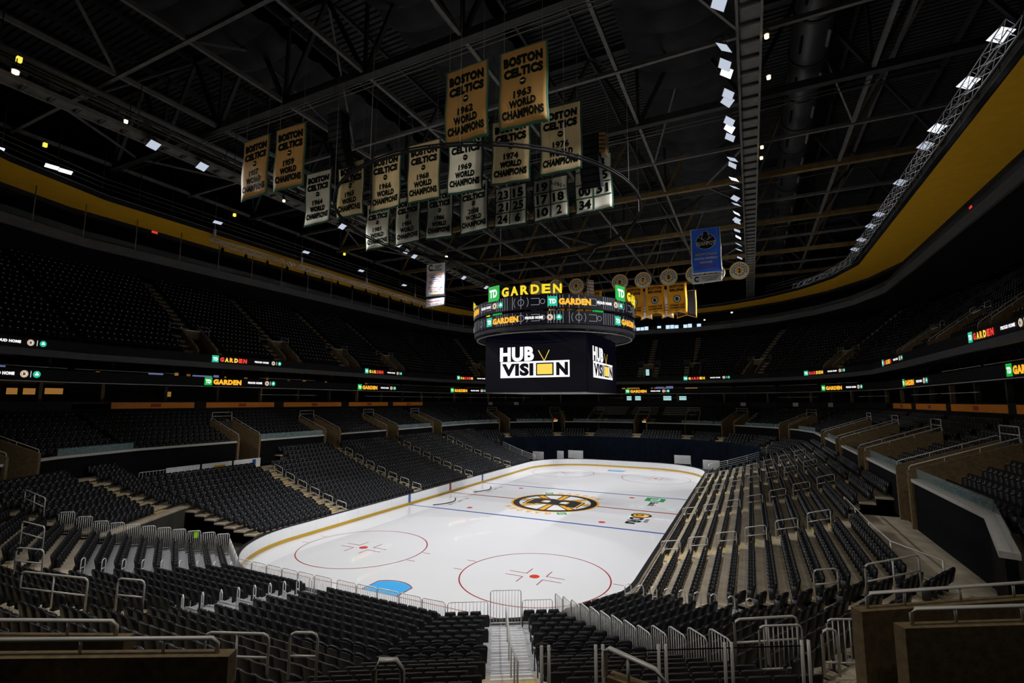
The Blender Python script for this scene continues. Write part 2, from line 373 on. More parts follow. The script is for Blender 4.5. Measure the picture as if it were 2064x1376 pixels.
b.build('line_stripes', [M_BLUE, M_RED], boards)

# ---------------------------------------------------------------- lower stand
ROW = .82
FACETS = list(range(0, 360, 30))
NEAR = (240, 270, 300, 330)
def nrf(th): return {0: 16, 180: 16, 300: 16, 330: 15, 270: 18, 240: 17, 210: 16}.get(th % 360, 15)
def drow(th, k):
    # the near decks are closer together than the fixed rows behind them
    if th % 360 in NEAR: return d0f(th) + (.77 * k if k <= 9 else 6.93 + ROW * (k - 9))
    return d0f(th) + ROW * k
def zrow(th, k):
    th %= 360; d = .12 + ROW * k
    if th in NEAR: return {330: .84}.get(th, .92) + (.158 * k if k <= 8 else 1.264 + (.315 if th != 330 else .335) * (k - 8))
    return .60 + .235 * d + .0088 * d * d
def rowcut(th, k):
    # the promenade with the accessible platform takes the place of the back rows near the camera
    if th % 360 == 0 and k >= 13: return [(-60, -13.2)]
    if th % 360 == 180 and k >= 13: return [(13.2, 60)]
    return []
def d0f(th): return {300: .32, 270: .32, 240: .32, 330: .2}.get(th % 360, .12)
def k0f(th): return {30: 9, 60: 9, 90: 9, 120: 9, 150: 9, 210: 8}.get(th % 360, 0)
def aisles(th, d=6.0):
    th %= 360
    if th == 300: return [.20 - .040 * d]
    return {0: [-16.35, -5.45, 5.45, 16.35], 180: [-16.35, -5.45, 5.45, 16.35], 300: [0.0], 270: [-.4], 240: [3.3], 330: [2.4], 90: [0.0, -8.6, 8.6], 60: [0], 120: [0], 30: [0.0], 150: [0.0], 210: [-2.0]}[th]
stands = {}
SIDE = {0: 'right side', 180: 'left side', 270: 'near end', 90: 'far end', 300: 'near right corner', 330: 'right corner', 240: 'near left corner', 210: 'left tunnel corner', 30: 'far right corner', 60: 'far right end corner', 120: 'far left end corner', 150: 'far left corner'}
for th in FACETS:
    root = prop(empty('floor_lower_stand'), kind='structure'); stands[th] = root; d0, k0 = d0f(th), k0f(th); NR = nrf(th)
    for k in range(k0, NR + 1):
        da, db = drow(th, k), drow(th, k + 1); z = zrow(th, k)
        if k == NR: db = max(db, 14.6 if th not in (0, 180) else 13.6); z = zrow(th, NR - 1)
        deck = th in NEAR and k < 9
        Oa, n, t, ea = fr(LOW, th, da); Ob, n, t, eb = fr(LOW, th, db); zb = -.1 if k == k0 else zrow(th, k - 1) - .02
        b = MB()
        A = [Oa - t * ea, Oa + t * ea, Ob + t * eb, Ob - t * eb]
        if rowcut(th, k):
            lo, hi = rowcut(th, k)[0]; s0 = -ea if lo > -50 else hi; s1 = ea if hi < 50 else lo
            A = [Oa + t * s0, Oa + t * s1, Ob + t * s1, Ob + t * s0]
        b.add([p + Z * (z - .10) for p in A] + [p + Z * z for p in A], [(4, 7, 6, 5), (0, 1, 2, 3), (1, 0, 4, 5), (3, 2, 6, 7), (2, 1, 5, 6), (0, 3, 7, 4)], 0)
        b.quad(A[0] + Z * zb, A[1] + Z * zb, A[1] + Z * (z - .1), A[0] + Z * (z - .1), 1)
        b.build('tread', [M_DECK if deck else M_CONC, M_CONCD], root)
    for ia in range(len(aisles(th))):
        for k in range(max(k0, 0), NR - 1):
            s = aisles(th, drow(th, k))[ia]
            if any(lo < s < hi for lo, hi in rowcut(th, k + 1)): continue
            RISE = zrow(th, k + 1) - zrow(th, k)
            da = drow(th, k + 1); z = zrow(th, k); c = fp(LOW, th, da - .17, s, 0); a = rad(th); R = Matrix.Rotation(a, 3, 'Z')
            w = 1.25 if th == 300 else 1.1
            b = MB(); b.box((c.x, c.y, z + RISE / 4 + .001), (.34, w, RISE / 2), 0, R); b.build('step', M_DECK if (th in NEAR and k < 9) else M_STEP, root)
            b = MB()
            nm = M_NOSEW if (th in (300, 270, 240) and k < 10) else M_NOSE
            c2 = fp(LOW, th, da - .32, s, 0); b.box((c2.x, c2.y, z + RISE / 2 + .006), (.05, w, .012), 0, R)
            c3 = fp(LOW, th, da + .03, s, 0); b.box((c3.x, c3.y, z + RISE + .006), (.05, w, .012), 0, R)
            b.build('nosing', nm, root)

for th, sgn in ((0, -1), (180, 1)):
    zp = zrow(th, 12) + .02; Oa, n, t, ea = fr(LOW, th, .12 + ROW * 13); Ob, n, t, eb = fr(LOW, th, 15.0); b = MB()
    A = [Oa + t * sgn * 13.2, Oa + t * sgn * ea, Ob + t * sgn * eb, Ob + t * sgn * 13.2]
    b.hexa([p + Z * (zp - .15) for p in A] + [p + Z * zp for p in A]); b.build('promenade', M_CONC, stands[th])

# ---------------------------------------------------------------- seats
SW = .525
def seat_segments(ext, ais, gap=.66, edge=.03):
    cuts = [-ext + edge]
    for a in sorted(ais): cuts += [a - gap, a + gap]
    cuts.append(ext - edge); out = []
    for i in range(0, len(cuts), 2):
        L = cuts[i + 1] - cuts[i]; n = int(L / SW)
        if n > 0:
            off = 0 if i == 0 else (L - n * SW if i == len(cuts) - 2 else (L - n * SW) / 2)
            out.append([cuts[i] + off + SW * (j + .5) for j in range(n)])
    return out
seats = []       # (pos, rz, info)
for th in FACETS:
    d0, k0 = d0f(th), k0f(th)
    for k in range(k0, nrf(th)):
        d = drow(th, k) + (.47 if th in NEAR and k < 9 else .52); z = zrow(th, k); O, n, t, e = fr(LOW, th, d)
        for isg, seg in enumerate(seat_segments(e - .04, aisles(th, d))):
            for j, s in enumerate(seg):
                if any(lo - .3 < s < hi + .3 for lo, hi in rowcut(th, k)): continue
                p = O + t * s; seats.append(((p.x, p.y, z), rad(th + 90), (th, k, isg, j, len(seg))))
lower_seats = seats
# seat model, local +y is the direction one faces
def rounded_panel(w, h, rr, n=4, top=1.0):
    P = [(-w / 2 * .93, 0), (w / 2 * .93, 0)]
    for k in range(n + 1):
        a = rad(90 * k / n); P.append((w / 2 - rr + rr * cos(a), h - rr + rr * sin(a)))
    P += [(0.0, h + .018)]
    for k in range(n + 1):
        a = rad(90 + 90 * k / n); P.append((-w / 2 + rr + rr * cos(a), h - rr + rr * sin(a)))
    return P
def pad(b, P, c, x, y, z, th, rim, m):
    """padded slab: outline P, bulged towards +z with a rounded rim"""
    c = Vector(c); n = len(P); cx = sum(p[0] for p in P) / n; cy = sum(p[1] for p in P) / n
    def ring(f, o): return [c + x * (cx + (p[0] - cx) * f) + y * (cy + (p[1] - cy) * f) + z * o for p in P]
    L = [ring(.97, 0), ring(1, th * .3), ring(1, th * .6), ring(1 - rim * .35, th * .9), ring(1 - rim, th)]
    vs = [v for r in L for v in r]; fs = [tuple(range(n))[::-1], tuple(range(4 * n, 5 * n))]
    for i in range(4): fs += [(i * n + k, i * n + (k + 1) % n, (i + 1) * n + (k + 1) % n, (i + 1) * n + k) for k in range(n)]
    b.add(vs, fs, m, True)
def near_seat_meshes():
    a = rad(13); up = Vector((0, -sin(a), cos(a))); fw = Vector((0, cos(a), sin(a)))
    b = MB(); pad(b, rounded_panel(.47, .48, .10), (0, -.12, .43), X, up, fw, .075, .22, 0)
    back = b.build('backrest', M_SEAT)
    b = MB(); c = Vector((0, -.125, .36)); P = rounded_panel(.46, .49, .08); n = len(P)
    pad(b, P, c, X, up, -fw, .035, .15, 0); shell = b.build('back_shell', M_SHELL)
    a2 = rad(6); up2 = Vector((0, sin(a2) * -1, cos(a2))); fw2 = Vector((0, cos(a2), sin(a2)))
    b = MB(); pad(b, rounded_panel(.45, .36, .07), (0, .03, .36), X, up2, fw2, .085, .2, 0); cush = b.build('seat_cushion', M_SEAT)
    b = MB()
    b.box((-.255, -.02, .60), (.055, .30, .035), 0); b.box((-.255, -.08, .30), (.03, .07, .60), 0); b.box((-.255, -.08, .01), (.05, .22, .02), 0); arm = b.build('armrest', M_IRON)
    return back, shell, cush, arm
def fixed_seat_meshes():
    # older seat: thin concave plastic back with a pale top lip
    def curve(x, z): return -.16 - .045 * (1 - (x / .23) ** 2) - .16 * (z - .40)
    b = MB(); vs = []; NX, NZ = 8, 4
    for o in (0, -.03):
        for i in range(NX + 1):
            for j in range(NZ + 1):
                x = -.235 + .47 * i / NX; z = .40 + (.46 - .03 * (x / .235) ** 4) * j / NZ; vs.append((x, curve(x, z) + o, z))
    K = (NX + 1) * (NZ + 1); I = lambda i, j, o: o * K + i * (NZ + 1) + j
    fs = [(I(i, j, 0), I(i, j + 1, 0), I(i + 1, j + 1, 0), I(i + 1, j, 0)) for i in range(NX) for j in range(NZ)] + [(I(i, j, 1), I(i + 1, j, 1), I(i + 1, j + 1, 1), I(i, j + 1, 1)) for i in range(NX) for j in range(NZ)]
    fs += [(I(0, j, 0), I(0, j, 1), I(0, j + 1, 1), I(0, j + 1, 0)) for j in range(NZ)] + [(I(NX, j, 0), I(NX, j + 1, 0), I(NX, j + 1, 1), I(NX, j, 1)) for j in range(NZ)] + [(I(i, 0, 0), I(i + 1, 0, 0), I(i + 1, 0, 1), I(i, 0, 1)) for i in range(NX)]
    b.add(vs, fs, 0, True); back = b.build('backrest', M_SEAT)
    b = MB(); b.tube([(x, curve(x, .86) - .015, .86 - .03 * (x / .235) ** 4) for x in [-.235 + .47 * i / 8 for i in range(9)]], .019, 6); lip = b.build('top_lip', M_LIP)
    a2 = rad(8); up2 = Vector((0, -sin(a2), cos(a2))); fw2 = Vector((0, cos(a2), sin(a2)))
    b = MB(); pad(b, rounded_panel(.44, .34, .07), (0, -.02, .36), X, up2, fw2, .07, .2, 0); cush = b.build('seat_cushion', M_SEAT)
    b = MB(); b.box((-.258, -.05, .58), (.045, .28, .03), 0); b.box((-.258, -.12, .29), (.03, .06, .58), 0); b.box((-.258, -.12, .01), (.05, .2, .02), 0); arm = b.build('armrest', M_IRON)
    return back, lip, cush, arm
NS = near_seat_meshes(); FS = fixed_seat_meshes()
cp = np.array(cam.location)
Rc = np.array(cam.rotation_euler.to_matrix())
def screen(P):
    d = (np.atleast_2d(P) - cp) @ Rc; w = np.where(d[:, 2] < -.3, -d[:, 2], np.nan)
    return 1032 + 988.09 * d[:, 0] / w, 688 - 988.09 * d[:, 1] / w
SP = np.array([s[0] for s in seats]); SP[:, 2] += .7
su, sv = screen(SP); dist = np.linalg.norm(SP - cp, axis=1)
inview = (su > -10) & (su < 2074) & (sv > 0) & (sv < 1395)
order = [i for i in np.argsort(dist) if inview[i]]
NEARSEAT = set(order[:300])
proto = empty('stadium_seat')
for o in NS: o.parent = proto
proto2 = empty('stadium_seat')
for o in FS: o.parent = proto2
used = set()
BLK = {300: ('block right of the central steps', 'block left of the central steps'), 270: ('block behind the near goal', 'block beyond the goal'), 330: ('right corner block', 'right corner edge block'), 240: ('far left tunnel block', 'near left block'), 0: ('right side block', 'right side block'), 210: ('tunnel corner block', 'tunnel corner block'), 180: ('left side block', 'left side block')}
first = True
for i in sorted(NEARSEAT):
    pos, rz, (th, k, isg, j, n) = seats[i]
    pr = proto if (k < 9 and th in NEAR) else proto2
    o = copy_tree(pr) if pr in used else pr; used.add(pr)
    o.location = pos; o.rotation_euler = (0, 0, rz)
    # facet direction t runs counter-clockwise, so for the near end segment 0 is on the picture's left of its aisle
    if isg == 0: left = True; q = n - 1 - j
    else: left = False; q = j
    blk = {(300, True): 'block left of the central steps', (300, False): 'block right of the central steps', (270, True): 'block left of the goal steps', (270, False): 'block right of the goal steps',
           (330, True): 'right corner block', (330, False): 'block past the right corner rails', (240, True): 'tunnel corner block', (240, False): 'block beside the tunnel steps'}.get((th, left), 'side block')
    prop(o, 'black folded stadium seat, %s from the steps, %s row, %s' % (nth(q), nth(k), blk), 'seat', 'black seats in the near lower stand')
# ---------------------------------------------------------------- upper loge, suites, balcony
UFAC = [345, 0, 15, 30, 45, 60, 75, 90, 105, 120, 135, 150, 165, 180, 195, 210, 225]
def uaisles(th):
    th %= 360
    if th in (0, 180): return [-16.35, -5.45, 5.45, 16.35]
    if th == 90: return [-9.2, 0.0, 9.2]
    return {30: [0.0], 60: [0.0], 120: [0.0], 150: [0.0], 210: [0.0]}.get(th, [])
def cut(e, holes):
    iv = [(-e, e)]
    for a, b_ in holes:
        nv = []
        for p, q in iv:
            if b_ <= p or a >= q: nv.append((p, q)); continue
            if a > p: nv.append((p, a))
            if b_ < q: nv.append((b_, q))
        iv = nv
    return iv
def tier(root, L, th, da, db, z, zb, holes, mats):
    Oa, n, t, ea = fr(L, th, da); Ob, n, t, eb = fr(L, th, db); b = MB()
    for p, q in cut(ea, holes):
        P = lambda O, e, s: O + t * (s if abs(abs(s) - ea) > 1e-6 else math.copysign(e, s))
        A = [P(Oa, ea, p), P(Oa, ea, q), P(Ob, eb, q), P(Ob, eb, p)]
        b.add([v + Z * z for v in A], [(0, 3, 2, 1)], 0); b.add([v + Z * (z - .12) for v in A], [(0, 1, 2, 3)], 1)
        b.quad(A[0] + Z * zb, A[1] + Z * zb, A[1] + Z * z, A[0] + Z * z, 1)
    if b.f: b.build('tread', mats, root)
def ringwall(name, L, fac, d, z0, z1, th_, m, d1=None, kind='structure', skip=None, parent=None):
    """band following the facets, thickness th_ outwards"""
    b = MB()
    for th in fac:
        O, n, t, e = fr(L, th, d); O2, n, t, e2 = fr(L, th, d + th_)
        A = [O - t * e, O + t * e, O2 + t * e2, O2 - t * e2]
        b.hexa([v + Z * z0 for v in A] + [v + Z * z1 for v in A])
    o = b.build(name, m, parent)
    return prop(o, kind=kind) if kind else o
LJ, LD0, LZ0, LR, LS = 9, 13.55, 5.95, .82, .33
UJ, UD0, UZ0, UR, US = 17, 20.95, 15.5, .80, .58
upper_seats = []
for th in UFAC:
    root = prop(empty('floor_upper_loge'), kind='structure'); A = uaisles(th)
    for j in range(LJ):
        da, db = LD0 + LR * j, LD0 + LR * (j + 1); z = LZ0 + LS * j
        holes = [(a - 1.1, a + 1.1) for a in A] if j < 5 else []
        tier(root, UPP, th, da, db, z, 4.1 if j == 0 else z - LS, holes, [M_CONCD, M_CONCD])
        if j == LJ - 1: tier(root, UPP, th, db, db + .6, z, z, [], [M_CONCD, M_CONCD])
        O, n, t, e = fr(UPP, th, da + .5)
        if th == 90 and j >= 4: continue
        gaps = [(a - 2.3, a + 1.15 if j < 5 else a - 1.1) for a in A]
        for p, q in cut(e - .15, gaps):
            nn = int((q - p) / SW)
            for k in range(nn):
                w = O + t * (p + (q - p - nn * SW) / 2 + SW * (k + .5)); upper_seats.append(((w.x, w.y, z), rad(th + 90), 0))
    for a in A:
        b = MB(); R = Matrix.Rotation(rad(th), 3, 'Z')
        for j in range(LJ - 1):
            c = fp(UPP, th, LD0 + LR * (j + 1) - .17, a - 1.7, LZ0 + LS * j + LS / 4); b = MB(); b.box(c, (.34, 1.1, LS / 2), 0, R); b.build('step', M_STEP, root)
    root = prop(empty('floor_balcony'), kind='structure')
    for j in range(UJ):
        da, db = UD0 + UR * j, UD0 + UR * (j + 1); z = UZ0 + US * j
        holes = [(a - 1.0, a + 1.0) for a in A] if j < 4 else []
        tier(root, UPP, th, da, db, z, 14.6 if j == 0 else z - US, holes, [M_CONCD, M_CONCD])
        O, n, t, e = fr(UPP, th, da + .5)
        gaps = [(a - 2.1, a + 2.1) if j < 4 else (a - .6, a + .6) for a in A]
        for p, q in cut(e - .15, gaps):
            nn = int((q - p) / SW)
            for k in range(nn):
                w = O + t * (p + (q - p - nn * SW) / 2 + SW * (k + .5)); upper_seats.append(((w.x, w.y, z), rad(th + 90), 1))
    for a in A:
        R = Matrix.Rotation(rad(th), 3, 'Z')
        for j in range(UJ - 1):
            for s in ((a - 1.55, a + 1.55) if j < 4 else (a,)):
                c = fp(UPP, th, UD0 + UR * (j + 1) - .17, s, UZ0 + US * j + US / 4); b = MB(); b.box(c, (.34, 1.0, US / 2), 0, R); b.build('step', M_STEP, root)
# the mass of seats: one mesh
def far_seat():
    b = MB()
    def tb(c, d, lean, m):
        x, y, z = d; P = []
        for zz in (0, z * .8, z):
            f = .86 if zz == z else 1.0
            for sx, sy in ((-1, -1), (1, -1), (1, 1), (-1, 1)): P.append((c[0] + sx * x / 2 * f, c[1] + sy * y / 2 * (.7 if zz == z else 1) - lean * zz, c[2] + zz))
        b.add(P, [(0, 1, 5, 4), (1, 2, 6, 5), (2, 3, 7, 6), (3, 0, 4, 7), (4, 5, 9, 8), (5, 6, 10, 9), (6, 7, 11, 10), (7, 4, 8, 11), (8, 9, 10, 11)], m)
    tb((0, -.14, .40), (.46, .10, .48), .22, 0); tb((0, .02, .36), (.44, .09, .34), .1, 0)
    b.box((-.262, -.05, .38), (.035, .24, .45), 1)
    b.add([(-.06, .03, .70), (.06, .03, .70), (.06, .012, .77), (-.06, .012, .77)], [(0, 1, 2, 3)], 2)
    return b
def mass(name, items, parent=None):
    s = far_seat(); V = np.array(s.v); nv = len(V)
    P = np.array([i[0] for i in items]); A = np.array([i[1] for i in items]); ca, sa = np.cos(A)[:, None], np.sin(A)[:, None]
    W_ = np.empty((len(items), nv, 3)); W_[:, :, 0] = V[None, :, 0] * ca - V[None, :, 1] * sa + P[:, :1]; W_[:, :, 1] = V[None, :, 0] * sa + V[None, :, 1] * ca + P[:, 1:2]; W_[:, :, 2] = V[None, :, 2] + P[:, 2:3]
    up_ = np.array([i[2] == 1 for i in items]); pl = slice(nv - 4, nv); ctr = W_[:, pl].mean(1, keepdims=True); W_[:, pl] = np.where(up_[:, None, None], W_[:, pl], ctr + (W_[:, pl] - ctr) * .5)
    lens = [len(f) for f in s.f]; loops = np.concatenate([np.array(f) for f in s.f]); N = len(items)
    me = bpy.data.meshes.new(name); me.vertices.add(N * nv); me.vertices.foreach_set('co', W_.ravel())
    L = (loops[None] + (np.arange(N) * nv)[:, None]).ravel(); me.loops.add(len(L)); me.loops.foreach_set('vertex_index', L.astype(np.int32))
    st = np.concatenate([[0], np.cumsum(np.tile(lens, N))[:-1]]); me.polygons.add(N * len(lens)); me.polygons.foreach_set('loop_start', st.astype(np.int32))
    me.polygons.foreach_set('material_index', np.tile(s.m, N).astype(np.int32))
    for m in (M_SEAT, M_IRON, M_PLATE): me.materials.append(m)
    me.update(calc_edges=True); me.validate()
    return mesh_obj(name, me, parent)
rest = [seats[i] for i in range(len(seats)) if i not in NEARSEAT] + upper_seats
prop(mass('stadium_seats', rest), 'thousands of black folded seats filling the far, side and upper stands', 'seats', kind='stuff')
print('SEATS', len(seats), len(upper_seats))
# walls of the bowl
def part_ring(root, name, L, fac, d, z0, z1, th_, m):
    for th in fac:
        O, n, t, e = fr(L, th, d); O2, n, t, e2 = fr(L, th, d + th_)
        nseg = max(1, round(2 * e / 5.5)) if th % 90 == 0 else 1
        for i in range(nseg):
            f0, f1 = -1 + 2 * i / nseg, -1 + 2 * (i + 1) / nseg
            b = MB(); Aq = [O + t * e * f0, O + t * e * f1, O2 + t * e2 * f1, O2 + t * e2 * f0]
            b.hexa([v + Z * z0 for v in Aq] + [v + Z * z1 for v in Aq]); b.build(name, m, root)
wl = prop(empty('wall_loge_parapet'), kind='structure')
for th in UFAC:
    O, n, t, e = fr(UPP, th, 13.3)
    for i, (p, q) in enumerate(cut(e, [(a - 1.1, a + 1.1) for a in uaisles(th)])):
        c = O + t * ((p + q) / 2); R = Matrix.Rotation(rad(th), 3, 'Z'); L = q - p
        b = MB(); b.box(c + n * .12 + Z * 5.25, (.24, L, 2.35), 0, R); pw = b.build('parapet', M_PARA, wl)
        b = MB(); b.box(c + n * .10 + Z * 6.52, (.42, L, .17), 0, R); b.build('ledge', M_LEDGE, pw)
        if (i + UFAC.index(th)) % 2 == 0 or th in (0, 180) and i in (0, 1):
            b = MB(); b.box(c + n * .16 + Z * 6.86, (.02, L - .1, .5), 0, R); b.build('glass_panel', M_GLASS, pw)
DT = LD0 + LR * LJ + .6
sw = prop(empty('wall_suite_front'), kind='structure')
part_ring(sw, 'lower_panel', UPP, UFAC, DT, LZ0 + LS * (LJ - 1) - .1, 9.72, .2, M_FASC)
part_ring(sw, 'coping', UPP, UFAC, DT - .02, 10.33, 10.40, .3, M_FASC)
OB = {0: [(-24, -6.5), (-5.3, 5.15), (6.4, 15.2), (16.9, 24.4)], 180: [(-23.8, -15.6), (-14.3, -5.6), (-4.1, 5.7), (7.1, 15.6), (16.9, 24.5)]}
for th in UFAC:
    O, n, t, e = fr(UPP, th, DT)
    R = Matrix.Rotation(rad(th), 3, 'Z')
    if th in OB:
        last = -e
        for p, q in OB[th]:
            b = MB(); b.box(O + t * ((p + q) / 2) + n * .08 + Z * 10.02, (.2, q - p, .58), 0, R); ob = b.build('orange_panel', M_ORANGE, sw)
            b = MB(); b.box(O + t * ((p + q) / 2) - n * .03 + Z * 10.02, (.012, .95, .34), 0, R); b.build('panel_mark', M_BRED, ob)
            b = MB(); b.box(O + t * ((last + p) / 2) + n * .1 + Z * 10.02, (.2, p - last, .6), 0, R); b.build('dark_panel', M_FASC, sw); last = q
    else:
        b = MB(); b.box(O + n * .1 + Z * 10.02, (.2, 2 * e, .6), 0, R); b.build('dark_panel', M_FASC, sw)
for nm, d, z0, z1, th_, m in (('floor_suite', DT + .2, 10.2, 10.3, 6.0, M_WOOD), ('wall_suite_back', 27.2, 9.0, 14.2, .3, M_WOOD), ('ceiling_suite', 22.0, 12.0, 12.15, 5.2, M_FASC), ('floor_balcony_slab', 20.4, 14.2, 14.5, 14.0, M_FASC)):
    ringwall(nm, UPP, UFAC, d, z0, z1, th_, m)
for nm, d, z0, z1, m in (('trim_suite_rail', 21.9, 11.25, 11.30, M_LEDGE), ('trim_upper_suite_rail', 22.2, 13.28, 13.33, M_LEDGE), ('trim_lower_ribbon', 21.70, 12.06, 12.13, M_RAIL)):
    b = MB()
    for th in UFAC:
        O, n, t, e = fr(UPP, th, d); nseg = max(1, round(2 * e / 9))
        for i in range(nseg):
            if nm != 'trim_lower_ribbon' and random.random() < .3: continue
            f0 = -e + 2 * e * i / nseg + (.3 if nm != 'trim_lower_ribbon' else 0); f1 = -e + 2 * e * (i + 1) / nseg - (.3 if nm != 'trim_lower_ribbon' else 0)
            b.beam(O + t * f0 + Z * z0, O + t * f1 + Z * z0, .08, z1 - z0)
    prop(b.build(nm, m), kind='structure')
cols = prop(empty('wall_suite_columns'), kind='structure')
for th in UFAC:
    O, n, t, e = fr(UPP, th, 22.6); nseg = max(1, round(2 * e / 5.45)); R = Matrix.Rotation(rad(th), 3, 'Z')
    for i in range(nseg):
        c = O + t * (-e + 2 * e * (i + .5) / nseg); b = MB(); b.box(c + Z * 11.2, (.35, .28, 1.8), 0, R); b.build('column', M_CONCD if i % 3 else M_WALLT, cols)
        c = c + n * .6 - t * .9; b = MB(); b.box(c + Z * 13.55, (.3, .25, 1.2), 0, R); b.build('column', M_FASC, cols)
ringwall('wall_outer', UPP, UFAC + [240, 330], 36.5, 9, 40, .4, M_BLACK)
# level nine: hung press ring above the balcony
p9 = prop(empty('wall_press_ring'), kind='structure')
part_ring(p9, 'fascia', UPP, UFAC, 22.3, 24.5, 25.35, .25, M_FASCG)
part_ring(p9, 'slab', UPP, UFAC, 22.5, 24.9, 25.1, 9.0, M_FASC)
part_ring(p9, 'glass_front', UPP, UFAC, 22.45, 25.36, 26.0, .03, M_GLASSB)
part_ring(p9, 'back_wall', UPP, UFAC, 29.5, 25.0, 29.5, .2, M_FASC)
for th in UFAC:
    O, n, t, e = fr(UPP, th, 22.5); nseg = max(1, round(2 * e / 4.4))
    for i in range(nseg if 150 < th < 220 else 0):
        c = O + t * (-e + 2 * e * i / nseg); b = MB(); b.bar(c + Z * 25.3, c + Z * 28.5, .05, 6); b.build('hanger', M_STEEL, p9)
# gold soffit and its rim
sf = prop(empty('ceiling_soffit'), kind='structure')
part_ring(sf, 'soffit_panel', UPP, UFAC, 19.8, 28.50, 28.62, 4.8, M_SOFF)
part_ring(sf, 'rim', UPP, UFAC, 19.72, 28.5, 28.95, .1, M_FASC)
part_ring(sf, 'rim_light_edge', UPP, UFAC, 19.70, 28.95, 29.02, .12, M_STEEL)
part_ring(sf, 'outer_rim', UPP, UFAC, 24.6, 28.1, 28.7, .25, M_FASC)
part_ring(sf, 'ring_deck', UPP, UFAC, 24.8, 28.9, 29.1, 11.5, M_STEELD)
b = MB()                                                            # ledge above the rim
# far windows behind the press ring
O, n, t, e = fr(UPP, 90, 29.3)
wn = prop(empty('window_1'), kind='structure')
for i in range(24):
    s = 4.0 - .92 * i
    if random.random() < .15: continue
    b = MB(); c = O + t * s; h = random.choice((.5, .9, .9, 1.1)); b.box((c.x, c.y, 26.6 + (.25 if h < .7 else 0)), (.8, .05, h)); b.build('pane', E_DAY, wn)
b = MB(); c = O + t * -7; b.box((c.x, c.y + .1, 26.6), (26, .06, 1.6)); b.build('frame', M_FASC, wn)

# ---------------------------------------------------------------- vomitories of loge and balcony
def pipe_rail(b, pts, r=.03, n=6, m=0): b.tube(pts, r, n, m)
def voms(tag, L, fac, d0, d1, zlo, ztop0, ztop1, half, sign, zfloor, dup):
    cnt = 0
    for th in fac:
        for a in uaisles(th):
            root = prop(empty('wall_vomitory'), kind='structure'); R = Matrix.Rotation(rad(th), 3, 'Z')
            for s in (a - half - .1, a + half + .1):
                P = [fp(L, th, d0, s - .1, 0), fp(L, th, d0, s + .1, 0), fp(L, th, d1, s + .1, 0), fp(L, th, d1, s - .1, 0)]
                b = MB(); zt = [ztop0, ztop0, ztop1, ztop1]
                b.hexa([p + Z * zlo for p in P] + [p + Z * z for p, z in zip(P, zt)]); w = b.build('side_wall', M_WALLT, root)
                b = MB(); q0 = fp(L, th, d0 + .15, s, ztop0 + .22 + .03); q1 = fp(L, th, d1 - .1, s, ztop1 + .22)
                b.tube([fp(L, th, d0 + .08, s, ztop0), fp(L, th, d0 + .1, s, ztop0 + .18), q0, q1, fp(L, th, d1, s, ztop1 + .18), fp(L, th, d1 + .03, s, ztop1 - .1)], .03, 6)
                for f in (.33, .66): b.bar(q0.lerp(q1, f) - Z * .25, q0.lerp(q1, f), .02, 5)
                b.build('top_rail', M_RAIL, w)
            c = fp(L, th, d1, a, 0); zl = zfloor + 2.1
            b = MB(); b.box(c + Z * ((zl + ztop1 - .15) / 2), (.2, 2 * half, ztop1 - .15 - zl), 0, R); b.build('lintel', M_WALLT if dup else M_CONCD, root)
            b = MB(); b.box(fp(L, th, d1 + .5, a, (zl + zlo) / 2 - .2), (.1, 2 * half, zl - zlo + .4), 0, R); b.build('opening', M_BLACK, root)
            if sign:
                n = fr(L, th, d1)[1]; t = fr(L, th, d1)[2]
                b = MB(); b.box(c - n * .14 + Z * (zl + .28), (.06, 1.5, .5), 0, R); sg = b.build('portal_sign', M_BLACK, root)
                b = MB(); cc = c - n * .18 + Z * (zl + .38); b.text('GARDEN', cc - t * .12, -t, Z, .85, .17, 0, .04); b.box(cc + t * .46, (.01, .16, .17), 2, R)
                cc = c - n * .18 + Z * (zl + .15); b.box(cc + t * .2, (.01, .5, .07), 1, R); b.disc(cc - t * .2, t, Z, .08, 10, 1); b.disc(cc - t * .42, t, Z, .08, 10, 3)
                b.build('sign_lettering', [E_ORANGE, E_WHITE, E_GREEN, E_TEAL], sg)
                b = MB(); b.box(c - n * .16 + Z * (zl + .68), (.03, .3, .14), 0, R); b.build('exit_sign', E_EXIT, root)
                b = MB(); zt = ztop1 + .75
                for zz in (zt, zt - .4): b.bar(fp(L, th, d1, a - half, zz), fp(L, th, d1, a + half, zz), .025, 5)
                for s in (a - half, a + half): b.bar(fp(L, th, d1, s, zt), fp(L, th, d1, s, ztop1 - .2), .025, 5)
                b.build('portal_rail', M_RAIL, root)
            else:
                for s0, s1 in ((a - half - 1.2, a - half), (a + half, a + half + 1.2)):
                    b = MB(); zt = ztop1 + .45
                    b.tube([fp(L, th, d1 + .1, s0, zt - 1), fp(L, th, d1 + .1, s0, zt), fp(L, th, d1 + .1, s1, zt), fp(L, th, d1 + .1, s1, zt - 1)], .028, 5)
                    b.bar(fp(L, th, d1 + .1, s0, zt - .45), fp(L, th, d1 + .1, s1, zt - .45), .022, 5); b.build('portal_rail', M_RAIL, root)
                b = MB(); b.box(fp(L, th, d1 - .02, a, ztop1 - .1), (.26, 2 * half, .1), 0, R); b.build('lintel_cap', M_LEDGE, root)
voms('loge', UPP, UFAC, 13.1, 17.6, 4.1, 7.0, LZ0 + LS * 5 + .95, 1.05, True, 4.2, False)
voms('balcony', UPP, UFAC, 20.75, UD0 + UR * 4, 14.5, 15.9, UZ0 + US * 4 + .55, .95, False, 15.2, True)
